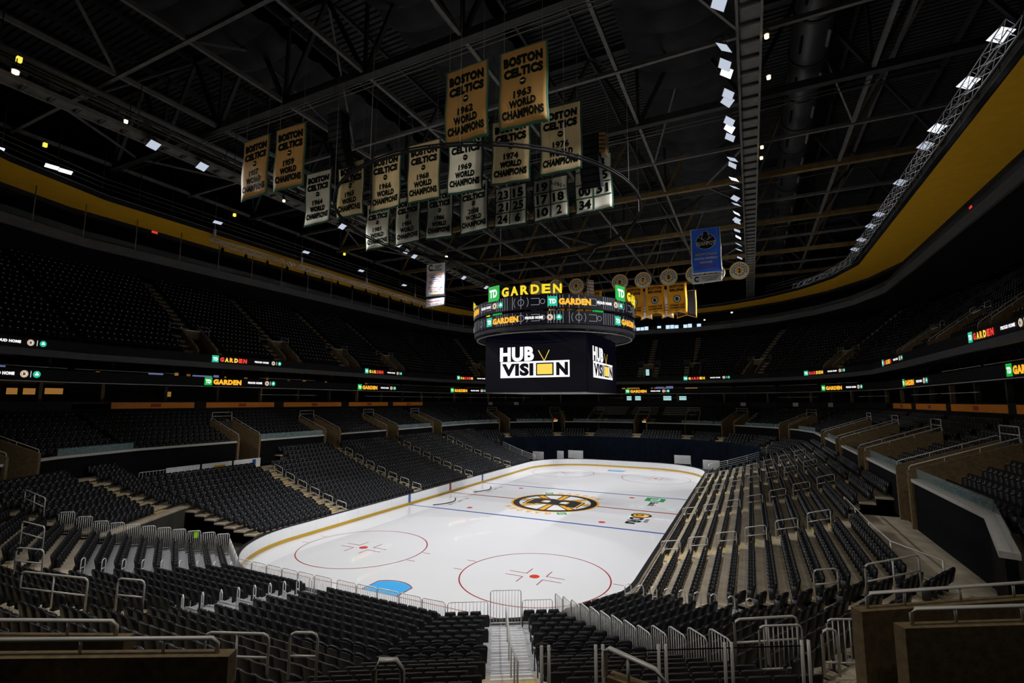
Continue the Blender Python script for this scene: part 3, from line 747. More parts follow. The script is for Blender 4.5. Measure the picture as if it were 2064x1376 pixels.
# ---------------------------------------------------------------- handrails and barriers
def rail(name, p, q, h, mid=.5, r=.029, m=None, label='', group=None, cat='handrail', round_=.12, posts=0, zleg=None):
    """two-legged rail: feet p, q (3D), rails run parallel to p-q at height h"""
    p = Vector(p); q = Vector(q); u = (q - p).normalized(); root = empty(name, p); d = q - p; H = Z * h
    b = MB(); pts = [Vector((0, 0, 0)), H - Z * round_, H - Z * round_ * .3 + u * round_ * .3, H + u * round_, d + H - u * round_, d + H - Z * round_ * .3 - u * round_ * .3, d + H - Z * round_, d]
    b.tube(pts, r, 7); b.build('frame', m or M_RAIL, root)
    if mid: b = MB(); b.bar(H * mid, d + H * mid, r * .85, 6); b.build('mid_bar', m or M_RAIL, root)
    for i in range(posts): b = MB(); f = (i + 1) / (posts + 1); b.bar(d * f, d * f + H, r * .85, 6); b.build('post', m or M_RAIL, root)
    return prop(root, label, cat, group)
def fence(p, q, h, nb, label, group, r=.022, name='crowd_barrier', zb=.12, m=None):
    p = Vector(p); q = Vector(q); d = q - p; u = d.normalized(); root = empty(name, p); H = Z * h; m = m or M_RAILB; k = .1
    b = MB(); b.tube([Vector((0, 0, 0)), H - Z * k, H - Z * k * .3 + u * k * .3, H + u * k, d + H - u * k, d + H - Z * k * .3 - u * k * .3, d + H - Z * k, d], r, 6); b.bar(Z * zb, d + Z * zb, r * .8, 5); b.build('frame', m, root)
    for i in range(nb): b = MB(); f = (i + 1) / (nb + 1); b.bar(d * f + Z * zb, d * f + H, r * .62, 5); b.build('upright_bar', m, root)
    return prop(root, label, 'barrier', group)
for th, side in ((180, 'left'), (0, 'right')):
    ais = aisles(th) if th == 0 else aisles(th)[::-1]           # counted from the camera
    for ia, a in enumerate(ais):
        c = 0
        for k in range(0, 14, 2):
            if any(lo < a < hi for lo, hi in rowcut(th, k + 1)): continue
            s = a + (.35 if th == 0 else -.35); dd = d0f(th) + ROW * k
            p = fp(LOW, th, dd + .30, s, zrow(th, k)); q = fp(LOW, th, dd + ROW + .62, s, zrow(th, k + 1))
            rail('aisle_handrail', p, q, .98, .5, label='two-bar steel handrail, %s from the ice, %s aisle of the %s stand' % (nth(c), nth(ia), side), group='aisle rails of the side stands'); c += 1
for th, s, kk, place in ((300, .0, [], ''), (270, -1.02, range(0, 9), 'goal steps'), (240, 2.66, range(0, 9), 'tunnel steps'), (330, 1.75, range(0, 9), 'right corner steps')):
    for c, k in enumerate(kk):
        dd = drow(th, k) + .28; z = zrow(th, k); O, n, t, e = fr(LOW, th, dd)
        p = fp(LOW, th, dd, s, z); q = p + n * .12 + t * .30
        rail('hoop_rail', p, q, .95, .55, .024, M_RAILB, 'narrow silver hoop rail beside the %s, %s from the ice' % (place, nth(c)), 'hoop rails of the near decks', round_=.14)
# long rail down the middle of the central steps
cr = empty('centre_rail', fp(LOW, 300, .6, 0, zrow(300, 0)))
b = MB(); P = [fp(LOW, 300, drow(300, k) + .3, aisles(300, drow(300, k) + .3)[0], zrow(300, k)) for k in range(0, 15)]; o = cr.location
b.tube([P[0] - o, P[0] + Z * .9 - o] + [p + Z * .95 - o for p in P[1:]] + [P[-1] - o], .028, 7); b.build('top_rail', M_RAIL, cr)
for k in (3, 6, 9, 12): b = MB(); b.bar(P[k] - o, P[k] + Z * .95 - o, .022, 6); b.build('post', M_RAIL, cr)
prop(cr, 'long steel rail down the middle of the central steps', 'handrail')
# barriers along the front of the near decks
def edge_pts(th, d, s0, s1, L, z):
    n = max(1, round(abs(s1 - s0) / L)); return [(fp(LOW, th, d, s0 + (s1 - s0) * i / n, z), fp(LOW, th, d, s0 + (s1 - s0) * (i + 1) / n, z)) for i in range(n)]
zf = zrow(300, 0); c = 0
e3 = fr(LOW, 300, .3)[3]; e2 = fr(LOW, 270, .3)[3]; e24 = fr(LOW, 240, .3)[3]
for th, s0, s1 in ((300, -.54, -e3), (270, e2, .5), (270, .2, -e2), (240, e24, -e24)):
    for p, q in edge_pts(th, .34, s0, s1, 1.25, zf):
        a_, b_ = p.lerp(q, .03), p.lerp(q, .97)
        fence(a_, b_, 1.0, 10, 'silver barrier along the near ice edge, %s left of the gate' % nth(c), 'barriers along the near ice edge'); c += 1
for c, (p, q) in enumerate(edge_pts(300, .34, .9, e3 - .1, 1.4, zf)):
    fence(p, q.lerp(p, .04), 1.02, 9, 'silver barrier along the near ice edge, %s right of the gate' % nth(c), 'barriers along the near ice edge')
p, q = fp(LOW, 300, .36, -.48, zf), fp(LOW, 300, .36, .84, zf); fence(p, q, 1.45, 9, 'taller silver gate at the foot of the central steps', None, name='barrier_gate')
def radial(th, s_end, rows, h, label, group, nb=6, flip=1):
    for c, k in enumerate(rows):
        d = drow(th, k); sa = s_end * fr(LOW, th, d)[3]; sb = s_end * fr(LOW, th, d + .75)[3]
        p = fp(LOW, th, d + .06, sa, zrow(th, k)); q = fp(LOW, th, d + .75, sb, zrow(th, k))
        fence(p, q, h, nb, label % nth(c), group)
radial(300, .985, range(0, 13), 1.3, 'silver barrier between corner blocks, %s up from the ice', 'barriers between the corner blocks')
radial(240, -.985, range(0, 11), 1.3, 'silver barrier at the tunnel edge, %s up from the ice', 'barriers at the tunnel edge')
# single large rails of the near back rows
for p, q, zt, h, posts, lab in (((8.1, -42.3), (9.4, -41.75), 5.5, .95, 1, 'wide steel rail behind the back row left of the central steps'), ((9.75, -41.5), (10.3, -41.25), 5.5, .95, 0, 'short steel hoop rail left of the central steps at the bottom edge'),
                         ((-2.3, -41.6), (.35, -41.0), 5.05, 1.0, 1, 'long steel rail with middle post at the top of the goal steps'), ((.5, -40.25), (1.5, -40.0), 4.85, 1.0, 0, 'square steel rail beside the upper goal steps'),
                         ((20.7, -28.3), (21.5, -27.7), 4.5, .98, 0, 'low steel rail at the right corner bend beside yellow nosings'), ((21.9, -30.6), (23.7, -28.6), 5.5, 1.0, 1, 'long steel rail with middle post above the right corner seats'),
                         ((18.4, -36.7), (19.7, -35.85), 5.55, 1.0, 1, 'steel rail behind the barrier right of the central steps'), ((-11.3, -38.4), (-9.1, -38.45), 5.0, 1.0, 0, 'steel rail on the tunnel corner steps at the left edge'),
                         ((-6.1, -40.4), (-4.8, -40.1), 5.0, .95, 0, 'steel rail above the near left block'), ((-19.5, -35.4), (-15.3, -36.1), 5.3, .95, 1, 'long steel rail with middle post over the left corner seats')):
    rail('handrail', (p[0], p[1], zt - h), (q[0], q[1], zt - h), h, .5, .03, label=lab, posts=posts)
fence((18.9, -36.95, 4.6), (19.75, -36.45, 4.6), 1.0, 8, 'grey barrier panel in front of the right back rail', None)
fence((20.3, -35.75, 4.5), (21.0, -35.4, 4.5), 1.05, 5, 'grey barrier panel beside the dark doorway at lower right', None)
rail('hoop_rail', (20.15, -36.2, 4.5), (20.45, -36.05, 4.5), .98, .3, .03, label='small steel hoop rail in front of the lower right barrier')
# end rails of the side stands at the far end
for sx, nm in ((1, 'right'), (-1, 'left')):
    root = empty('stand_end_rail', (sx * 13.4, 26.2, .6)); o = Vector(root.location)
    P = [Vector((sx * (13.2 + ROW * k), 25.6 + .12 * k, zrow(0, k) + .05)) - o for k in range(0, 10)]
    for h in (.35, .6, .85, 1.1):
        b = MB(); b.tube([p + Z * h for p in P], .03, 5); b.build('bar', M_RAILB, root)
    for p in P[::3]: b = MB(); b.bar(p, p + Z * 1.12, .03, 5); b.build('post', M_RAILB, root)
    prop(root, 'four-bar white rail closing the far end of the %s lower stand' % nm, 'railing')
# promenade rails and stored boards
root = empty('promenade_rail', (23.7, -20, zrow(0, 12) + .02)); o = Vector(root.location); zp = o.z
P = [Vector((23.75, -13.6, zp)), Vector((23.75, -17, zp)), Vector((23.75, -20.5, zp)), Vector((23.85, -24, zp)), Vector((24.9, -26.3, zp))]
b = MB(); b.tube([p + Z * 1.0 - o for p in P], .03, 6); b.tube([p + Z * .12 - o for p in P], .025, 6); b.build('bars', M_RAIL, root)
for p in P: b = MB(); b.bar(p - o, p + Z * 1.02 - o, .03, 6); b.build('post', M_RAIL, root)
for p, q in zip(P, P[1:]):
    b = MB(); u = (q - p); b.quad(p + u * .05 + Z * .15 - o, q - u * .05 + Z * .15 - o, q - u * .05 + Z * .92 - o, p + u * .05 + Z * .92 - o); b.build('glass_panel', M_GLASSB, root)
prop(root, 'steel rail with glass panels along the concrete promenade at right', 'railing')
for i, (y0, y1) in enumerate(((-24.4, -21.6), (-21.4, -18.6), (-18.4, -15.6))):
    root = empty('stored_board', (-25.3, (y0 + y1) / 2, zrow(180, 12) + .02)); L = y1 - y0
    b = MB(); b.box((0, 0, .55), (.06, L, 1.0)); b.build('panel', M_WHITE, root)
    b = MB(); b.box((.035, 0, .12), (.02, L, .2), 0)
    if i == 1: b.box((.035, .2, .55), (.02, 1.1, .5), 0)
    if i == 2: b.box((.035, .7, .6), (.02, .35, .7), 1)
    b.build('printed_band', [M_KICK, M_BLUE], root)
    prop(root, 'white stored rink board on the left promenade, ' + ('nearest the camera', 'middle one with gold print', 'far one with blue mark')[i], 'board')
for i, (p, q) in enumerate((((-24.6, -29.5), (-25.2, -27.3)), ((-24.2, -27.0), (-24.2, -23.2)))):
    fence((p[0], p[1], zrow(180, 12)), (q[0], q[1], zrow(180, 12)), 1.1, 9 + 5 * i, ('short', 'long')[i] + ' barrier on the left promenade before the stored boards', None)
for i, (x, y, w) in enumerate(((-13.5, 27.6, 1.9), (-10.6, 30.4, 1.1), (-8.5, 32.2, 2.6), (8.9, 32.4, 2.4), (13.4, 27.6, 2.2))):
    root = empty('white_screen', (x, y, 0)); b = MB(); b.box((0, 0, 1.5), (w, .06, 1.3)); b.build('sheet', M_BWHITE, root)
    b = MB(); b.box((-w / 2, .05, 1.05), (.06, .06, 2.1)); b.box((w / 2, .05, 1.05), (.06, .06, 2.1)); b.build('posts', M_RAIL, root)
    prop(root, 'white screen behind the far boards, %s from left' % nth(i), 'screen')
# navy curtain hiding the stored far seats
root = empty('arena_curtain', (0, 36.5, 0))
for th in (150, 120, 90, 60, 30):
    O, n, t, e = fr(LOW, th, 6.9); nn = max(2, int(2 * e / .35)); b = MB(); vs = []
    for i in range(nn + 1):
        s = -e + 2 * e * i / nn; w = .07 * sin(i * 1.9) + .03 * sin(i * .7); p = O + t * s + n * w - Vector((0, 36.5, 0)); vs += [p, p + Z * 4.3]
    b.add(vs, [(2 * i, 2 * i + 2, 2 * i + 3, 2 * i + 1) for i in range(nn)], 0, True); b.build('curtain_panel', M_TARP, root)
prop(root, 'dark navy curtain hung along the far end below the seats', 'curtain')
# near walls left and right of the gap in front of the camera
def near_wall(p, q, zt, hl, label_, rz=.2):
    root = prop(empty('wall_near_parapet', (p[0], p[1], 0)), kind='structure'); p = Vector((p[0], p[1], 0)); q = Vector((q[0], q[1], 0)); u = (q - p).normalized(); n = Vector((u.y, -u.x, 0)); d = q - p
    b = MB(); A = [Vector((0, 0, 0)), d, d - n * .25, -n * .25]; b.hexa([v + Z * 3.8 for v in A] + [v + Z * zt for v in A]); w = b.build('parapet', M_WALLT, root)
    b = MB(); s = u * .25 - n * .12; b.tube([s + Z * zt, s + Z * (zt + hl - .08), s + u * .08 + Z * (zt + hl), d - n * .12 + Z * (zt + hl)], .035, 8)
    k = 1.1
    while k < d.length: b.bar(u * k - n * .12 + Z * zt, u * k - n * .12 + Z * (zt + hl), .025, 6); k += 1.3
    b.build('top_rail', M_RAIL, w)
near_wall((11.3, -43.9), (3.4, -47.95), 6.5, .22, '')
near_wall((9.1, -44.25), (2.0, -47.6), 6.45, .25, '')
near_wall((20.7, -37.75), (27.5, -33.0), 6.5, .28, '')
near_wall((21.25, -38.25), (28.0, -34.4), 6.5, .28, '')
# glazed balustrade and platform just below the camera
root = empty('glass_balustrade', (15.5, -41.3, 4.6)); o = Vector(root.location)
pts = [Vector((15.45, -41.05, 0)), Vector((16.3, -40.6, 0)), Vector((17.3, -40.1, 0)), Vector((18.35, -39.5, 0)), Vector((19.6, -38.8, 0))]
for i, p in enumerate(pts):
    for dx in (0, .13):
        b = MB(); q = p + Vector((dx * .87, dx * .5, 0)); b.bar(q + Z * 4.6 - o, q + Z * 6.2 - o, .03, 8); b.build('post', M_RAIL, root)
for p, q in zip(pts, pts[1:]):
    u = (q - p); b = MB(); b.quad(p + u * .2 + Z * 4.7 - o, q - u * .05 + Z * 4.7 - o, q - u * .05 + Z * 6.1 - o, p + u * .2 + Z * 6.1 - o); b.build('glass_panel', M_GLASSB, root); b = MB(); b.bar(p + Z * 6.11 - o, q + Z * 6.11 - o, .012, 5); b.build('top_edge', M_BLACK, root)
prop(root, 'frameless glass balustrade on paired steel posts at the bottom edge', 'balustrade')
for i, zz in enumerate((5.05, 4.8)):
    b = MB(); p = Vector((15.4, -41.0 - .25 * i, zz)); q = Vector((19.2, -38.85 - .25 * i, zz)); b.beam(p, q, .25, .08); prop(b.build('steel_ledge', M_RAIL), ('upper', 'lower')[i] + ' pale steel ledge under the glass balustrade', 'ledge')
root = empty('curved_handrail', (16.9, -41.2, 4.6)); o = Vector(root.location)
b = MB(); b.box((0.25, .1, .9), (1.0, .25, 1.0), 1, Matrix.Rotation(rad(-10), 3, 'Z')); b.build('stub_wall', [M_RAIL, M_WALLT], root)
b = MB(); b.tube([Vector((-.3, .15, 1.35)), Vector((-.3, .15, 1.75)), Vector((-.22, .13, 1.82)), Vector((.55, -.05, 1.75)), Vector((.72, -.1, 1.6)), Vector((.78, -.12, 1.2))], .04, 8); b.bar((.1, .05, 1.3), (.1, .05, 1.78), .03, 6); b.build('bent_tube', M_RAIL, root)
prop(root, 'bent steel handrail on a stub wall right of the central steps', 'handrail')
b = MB(); b.tube([(13.55, -43.2, 5.2), (13.55, -43.2, 6.35), (13.62, -43.16, 6.5), (13.85, -43.05, 6.5), (13.93, -43.0, 6.35), (13.95, -43.0, 5.2)], .045, 8); prop(b.build('hook_rail', M_RAIL), 'bent rail end poking up at the bottom edge among dark seats', 'handrail')
# yellow edged lower steps
root = empty('concrete_steps', fp(LOW, 300, 12.9, 0, 4.3)); o = Vector(root.location)
for k in range(5):
    c = fp(LOW, 300, 12.6 + .3 * k, aisles(300, 12.6 + .3 * k)[0], 4.0 + .14 * k) - o; R = Matrix.Rotation(rad(300), 3, 'Z')
    b = MB(); b.box(c, (.3, 1.3, .14), 0, R); st = b.build('step', M_DECK, root); b = MB(); b.box(c - fr(LOW, 300, 0)[1] * .12 + Z * .076, (.07, 1.3, .015), 0, R); b.build('nosing', M_NOSE, st)
prop(root, 'grey steps with yellow nosings at the top of the central aisle', 'steps')
# lime vest left on the tunnel barrier
e_ = fr(LOW, 240, drow(240, 2))[3]; p = fp(LOW, 240, drow(240, 2) + .3, -.985 * e_, zrow(240, 2)); root = empty('safety_vest', p); t = fr(LOW, 240, 0)[2]; n = fr(LOW, 240, 0)[1]; b = MB()
vs = []
for s in (-1, 1):
    for i in range(5):
        for j in range(4): vs.append(t * s * (.04 + .03 * j / 3) + n * (-.1 + .2 * i / 4) + Z * (1.33 - .42 * j / 3 - .03 * (i % 2)))
I = lambda s, i, j: s * 20 + i * 4 + j
b.add(vs, [(I(s, i, j), I(s, i + 1, j), I(s, i + 1, j + 1), I(s, i, j + 1)) for s in (0, 1) for i in range(4) for j in range(3)] + [(I(0, i, 0), I(1, i, 0), I(1, i + 1, 0), I(0, i + 1, 0)) for i in range(4)], 0, True); b.build('cloth', M_LIME, root)
prop(root, 'lime safety vest hung over the tunnel edge barrier', 'vest')
# ---------------------------------------------------------------- roof
b = MB(); vs = []; ys = []; y = -50.0; PITCH = .5
while y < 62: ys += [(y, 41.0), (y + .2, 41.0), (y + .25, 41.16), (y + .45, 41.16)]; y += PITCH
for yy, zz in ys: vs += [(-50, yy, zz), (50, yy, zz)]
b.add(vs, [(2 * i, 2 * i + 2, 2 * i + 3, 2 * i + 1) for i in range(len(ys) - 1)]); prop(b.build('ceiling', M_STEELD), kind='structure')
fr_ = prop(empty('ceiling_steelwork'), kind='structure')
XN = [-35.55, -27.65, -19.75, -11.85, -3.95, 3.95, 11.85, 19.75, 27.65, 35.55]; ZB, ZT = 33.0, 40.2
YB = [-40.3, -25.7, -11.1, 3.5, 18.1, 32.7, 47.3]; YS = [-33.0, -18.4, -3.8, 10.8, 25.4, 40.0]
def steel(name, a, c, w, h, m): b = MB(); b.beam(a, c, w, h, 0); b.build(name, m, fr_)
for i, y in enumerate(YB):
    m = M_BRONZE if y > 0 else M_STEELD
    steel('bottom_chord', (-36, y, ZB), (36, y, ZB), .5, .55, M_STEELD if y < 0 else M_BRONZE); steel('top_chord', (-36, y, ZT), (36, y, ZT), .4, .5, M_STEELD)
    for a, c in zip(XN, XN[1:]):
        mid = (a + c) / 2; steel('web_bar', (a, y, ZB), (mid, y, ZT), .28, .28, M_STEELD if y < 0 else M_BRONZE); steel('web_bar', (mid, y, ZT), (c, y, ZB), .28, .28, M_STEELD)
        steel('hanger_bar', (a, y, ZB), (a, y, ZT), .22, .22, M_STEELD)
for i, y in enumerate(YS):
    steel('cross_beam', (-36, y, ZB), (36, y, ZB), .24, .28, M_STEEL)
for x in XN:
    steel('long_beam', (x, -46, ZB + .1), (x, 50, ZB + .1), .24, .30, M_STEEL); steel('purlin', (x, -46, 39.6), (x, 50, 39.6), .22, .4, M_STEELD)
    xm = x + 3.95; steel('purlin', (xm, -46, 40.2), (xm, 50, 40.2), .2, .35, M_STEEL if x > 14 else M_STEELD)
for j, y in enumerate(YS):
    for k, x in enumerate(XN[1:-1]):
        yb = YB[j] if (j + k) % 2 else YB[j + 1]; sx = 3.95 if k % 2 else -3.95
        steel('brace', (x, y, ZB), (x + sx, yb, ZB + (5.6 if k % 3 else 0)), .15, .15, M_STEEL)
        if (j + k) % 3 == 0: steel('brace', (x, y, ZB), (x - sx, yb, ZT), .13, .13, M_STEEL)
# stripes of cable and pipe along the trusses
b = MB()
for y, z in ((-26.3, 32.1), (-26.5, 31.7), (-26.6, 31.3), (-11.6, 32.0), (-11.8, 31.6), (3.0, 32.0), (17.6, 32.1)): b.tube([(-34, y, z), (-10, y, z - .25), (10, y, z - .2), (34, y, z)], .035, 5)
b.build('cable_run', M_STEEL, fr_)
# draped acoustic cloth
for x0, w, y0, y1, sag in ((15.8, 8.6, -44, 50, 1.5), (-.2, 7.4, -44, -12, .9), (-15.8, 7.4, -44, 0, .8)):
    root = prop(empty('ceiling_cloth', (x0, y0, 38.6)), kind='structure'); y = y0
    while y < y1:
        L = 2.4; b = MB(); vs = []; NX, NY = 10, 6
        for i in range(NX + 1):
            for j in range(NY + 1):
                fx = -1 + 2 * i / NX; fy = j / NY
                vs.append((fx * w / 2, y - y0 + L * fy, -sag * (1 - fx * fx) - .55 * sin(pi * fy) * (1 - .4 * fx * fx)))
        b.add(vs, [(i * (NY + 1) + j, i * (NY + 1) + j + 1, (i + 1) * (NY + 1) + j + 1, (i + 1) * (NY + 1) + j) for i in range(NX) for j in range(NY)], 0, True); b.build('cloth_swag', M_CLOTH, root); y += L
# round duct
root = empty('air_duct', (24, -46, 35.2)); b = MB(); b.tube([(0, 0, 0), (0, 96, 0)], 1.25, 20); b.build('tube', M_DUCT, root)
for k in range(21): b = MB(); b.tube([(0, 2 + 4.6 * k, 0), (0, 2.16 + 4.6 * k, 0)], 1.36, 20); b.build('flange', M_DUCT, root)
for k in range(20):
    for s in (-1, 1): b = MB(); b.box((s * .75, 4.3 + 4.6 * k, -1.02), (.12, 1.7, .3), 0, Matrix.Rotation(rad(-s * 36), 3, 'Y')); b.build('outlet_grille', M_BLACK if s < 0 else M_STEEL, root)
prop(root, 'large black round air duct running under the roof at right', 'duct')
# catwalks
for sx, nm in ((1, 'right'), (-1, 'left')):
    root = empty('catwalk', (sx * 19.9, 0, 29.5))
    for s in (-.55, .55): b = MB(); b.box((s, 2, 0), (.12, 100, .3)); b.build('side_channel', M_CATW, root)
    b = MB(); b.box((0, 2, .05), (1.0, 100, .05)); b.build('deck', M_CATW, root)
    y = -47.0
    while y < 51: b = MB(); b.box((0, y, -.06), (1.0, .12, .16)); b.build('cross_bar', M_STEELD, root); y += 1.35
    for s in (-.6, .6):
        for z in (.6, 1.1): b = MB(); b.bar((s, -48, z), (s, 52, z), .028, 5); b.build('guard_rail', M_CATW, root)
        y = -46.3
        while y < 51: b = MB(); b.bar((s, y, 0), (s, y, 3.6), .03, 5); b.build('hanger', M_STEELD, root); y += 7.3
    if sx < 0:
        b = MB(); b.tube([(-.9, -48, 2.3), (-.9, 52, 2.3)], .22, 10); b.tube([(-1.5, -48, 2.0), (-1.5, 52, 2.0)], .12, 8); b.build('pipe', M_TRUSSB, root)
        for k in range(60):
            b = MB(); b.box((.35 + .25 * random.random(), -46 + 1.6 * k + random.random(), .5 + .7 * random.random()), (.2, .5 + .6 * random.random(), .25), 0, Matrix.Rotation(random.random(), 3, 'Z')); b.build('equipment_box', M_STEELD, root)
    prop(root, 'steel lighting catwalk hung under the roof on the %s' % nm, 'catwalk')
# outer ring catwalk above the soffit
for th0, nm in ((180, 'left'), (0, 'right')):
    root = empty('ring_pipe', (0, 0, 29.9))
    for th in ((165, 180, 195, 210) if th0 == 180 else (345, 0, 15, 30, 45)):
        O, n, t, e = fr(UPP, th, 20.6)
        for z in (.0, .45, .9): b = MB(); b.bar(O - t * e + Z * z, O + t * e + Z * z, .035, 5); b.build('pipe', M_STEEL, root)
        ns = max(2, int(2 * e / 3))
        for i in range(ns): b = MB(); c = O + t * (-e + 2 * e * i / ns); b.bar(c - Z * .8, c + Z * 3.4, .04, 5); b.build('hanger', M_STEELD, root)
    prop(root, 'pipe guard rail above the gold soffit on the %s' % nm, 'railing')
# lattice box trusses near the soffit
def lattice(name, pts, w, m, label):
    root = empty(name, pts[0]); o = Vector(pts[0])
    for p, q in zip(pts, pts[1:]):
        p = Vector(p) - o; q = Vector(q) - o; u = (q - p).normalized(); s = u.cross(Z) * w / 2; h = Z * w
        for c in (s, -s, s + h, -s + h): b = MB(); b.bar(p + c, q + c, .035, 5); b.build('chord', m, root)
        n = max(1, int((q - p).length / (w * 1.1))); b = MB()
        for i in range(n):
            a, c = p.lerp(q, i / n), p.lerp(q, (i + 1) / n)
            for f, g in ((s, s + h), (-s, -s + h), (s, -s), (s + h, -s + h)): b.bar(a + (f if i % 2 else g), c + (g if i % 2 else f), .02, 4)
        b.build('lacing', m, root)
    prop(root, label, 'truss'); return root
def rpts(th, d, s0, s1, z, n=2): return [tuple(fp(UPP, th, d, s0 + (s1 - s0) * i / n, z)) for i in range(n + 1)]
e15 = fr(UPP, 15, 18.7)[3]
lattice('lattice_truss', rpts(0, 18.7, -19.0, fr(UPP, 0, 18.7)[3], 28.7, 4) + rpts(15, 18.7, 0, e15, 28.7, 1) + rpts(30, 18.7, 0, e15, 28.7, 1), .62, M_TRUSSB, 'silver lattice truss curving along the soffit edge at right')
lattice('lattice_truss', rpts(180, 19.4, 18.0, -24.0, 27.35, 4), .5, M_TRUSSB, 'silver lattice truss hung before the gold soffit at left')
for s in (17.5, 6, -6, -18):
    p = fp(UPP, 180, 19.4, s, 27.8); b = MB(); b.bar(p, p + Z * 5, .02, 5); b.box(p + Z * .7, (.25, .25, .8)); prop(b.build('chain_hoist', M_TRUSSB), 'chain hoist carrying the left lattice truss, ' + {17.5: 'nearest the camera', 6: 'second from the camera', -6: 'third from the camera', -18: 'farthest from the camera'}[s], 'hoist')
for k in range(14):
    p = fp(UPP, 180, 19.4, 16.5 - 2.8 * k, 27.0); root = empty('stage_light', p); b = MB(); b.bar((0, 0, .35), (0, 0, .05), .04, 6); b.build('clamp', M_BLACK, root)
    b = MB(); b.tube([(0, 0, .08), (.05, 0, -.2), (.2, 0, -.5)], .16, 8); b.build('body', M_BLACK, root); prop(root, 'black stage light under the left lattice truss, %s from the camera' % nth(k), 'stage light', 'stage lights under the left truss')
# black hoop
root = empty('hoop_truss', (2.55, -19.4, 23.5)); b = MB(); b.tube([(10.66 * cos(2 * pi * k / 72), 10.66 * sin(2 * pi * k / 72), 0) for k in range(72)], .07, 6, 0, True); b.tube([(10.66 * cos(2 * pi * k / 72), 10.66 * sin(2 * pi * k / 72), .16) for k in range(72)], .05, 5, 0, True); b.build('hoop', M_BLACK, root)
for k in range(12): b = MB(); a = 2 * pi * k / 12 - .17; b.bar((10.66 * cos(a), 10.66 * sin(a), 0), (10.66 * cos(a), 10.66 * sin(a), 9.4), .015, 4); b.build('hanger', M_STEEL, root)
prop(root, 'thin black hoop hung below the roof among the banners', 'hoop')
# speakers
for (x, y, zt, n, fx, lab) in ((-5.55, -26.3, 30.0, 9, -.25, 'black curved loudspeaker array left of the middle banners'), (10.5, -20.6, 27.3, 8, .25, 'black curved loudspeaker array over the number banners')):
    root = empty('speaker_array', (x, y, zt)); px, pz, ang = 0.0, 0.0, 0.0
    for k in range(n):
        ang = rad(3.2 * k); R = Matrix.Rotation(ang, 3, 'X'); b = MB(); b.box((0, px, pz - .2), (1.25, .75, .38), 0, R); cb = b.build('cabinet', M_BLACK, root)
        b = MB(); b.box(Vector((0, px, pz - .2)) + R @ Vector((0, -.38, 0)), (1.15, .02, .3), 0, R); b.build('grille', M_DARK, cb); pz -= .4 * cos(ang); px += .4 * sin(ang)
    b = MB(); b.box((0, 0, .12), (1.3, .9, .12)); b.build('rigging_frame', M_STEELD, root)
    b = MB(); b.bar((-.5, 0, .1), (-.5, 0, 33 - zt), .015, 4); b.bar((.5, 0, .1), (.5, 0, 33 - zt), .015, 4); b.build('cables', M_STEELD, root)
    if x > 0:
        for k in range(5): b = MB(); b.box((.75, .3, .1 - .28 * k), (.6, .8, .2), 0, Matrix.Rotation(rad(12), 3, 'Y')); b.build('hoist_crate', M_BRONZE, root)
    prop(root, lab, 'loudspeaker')
# ---------------------------------------------------------------- ribbon displays
def ring_path(d):
    pts = []
    for th in [225, 210, 195, 180, 165, 150, 135, 120, 105, 90, 75, 60, 45, 30, 15, 0, 345]:
        O, n, t, e = fr(UPP, th, d); pts.append(O + t * e)
    pts.append(O - t * e); L = [0]
    for p, q in zip(pts, pts[1:]): L.append(L[-1] + (q - p).length)
    def at(s, off, z):
        for i in range(len(pts) - 1):
            if s <= L[i + 1] or i == len(pts) - 2:
                u = (pts[i + 1] - pts[i]).normalized(); n = Vector((u.y, -u.x, 0))
                return pts[i] + u * (s - L[i]) + n * off + Z * z
    return at
def sign_flat(b, w, h, cols, warp, multi=None):
    """TD square + word + PROUD HOME + two discs laid out along local x (0..w), y (0..h); cols = material slots"""
    q = lambda x0, y0, x1, y1, m, z=0: b.add([warp(Vector((x, y, z))) for x, y in ((x0, y0), (x0 + (x1 - x0) / 2, y0), (x1, y0), (x1, y1), (x0 + (x1 - x0) / 2, y1), (x0, y1))], [(0, 1, 2, 3, 4, 5)], m)
    k = h; q(0, 0, k, k, cols[0]); b.text('TD', Vector((k * .5, k * .48, .006)), X, Y, k * .72, k * .5, cols[1], .06, warp)
    gx = k * 1.15; gw = w * .375
    if multi:
        for i, ch in enumerate('GARDEN'): b.text(ch, Vector((gx + gw * (i + .5) / 6, k * .46, .004)), X, Y, gw / 6 * .82, k * .66, multi[i], .07, warp)
    else: b.text('GARDEN', Vector((gx + gw / 2, k * .46, .004)), X, Y, gw, k * .68, cols[2], .07, warp)
    px = w * .585; b.text('PROUD HOME', Vector((px + w * .1, k * .5, .004)), X, Y, w * .21, k * .30, cols[1], .06, warp)
    def disc(cx, r, m, z=.004): b.add([warp(Vector((cx + r * cos(2 * pi * i / 18), k * .5 + r * sin(2 * pi * i / 18), z))) for i in range(18)], [tuple(range(18))], m)
    disc(w * .865, k * .33, cols[3]); disc(w * .865, k * .27, cols[5], .006); disc(w * .865, k * .23, cols[3], .008); b.text('B', Vector((w * .865, k * .5, .010)), X, Y, k * .22, k * .27, cols[5], .06, warp)
    q(w * .915, k * .2, w * .919, k * .8, cols[1], .004)
    disc(w * .965, k * .33, cols[4])
    for a in (90, 210, 330): b.add([warp(Vector((w * .965 + k * .10 * cos(rad(a)) + k * .085 * cos(2 * pi * i / 10), k * .52 + k * .10 * sin(rad(a)) + k * .085 * sin(2 * pi * i / 10), .008))) for i in range(10)], [tuple(range(10))], cols[1])
LM = [E_GREEN, E_WHITE, E_ORANGE, E_CREAM, E_TEAL, E_BLACK, E_RED, E_AMBER, E_TEAL]
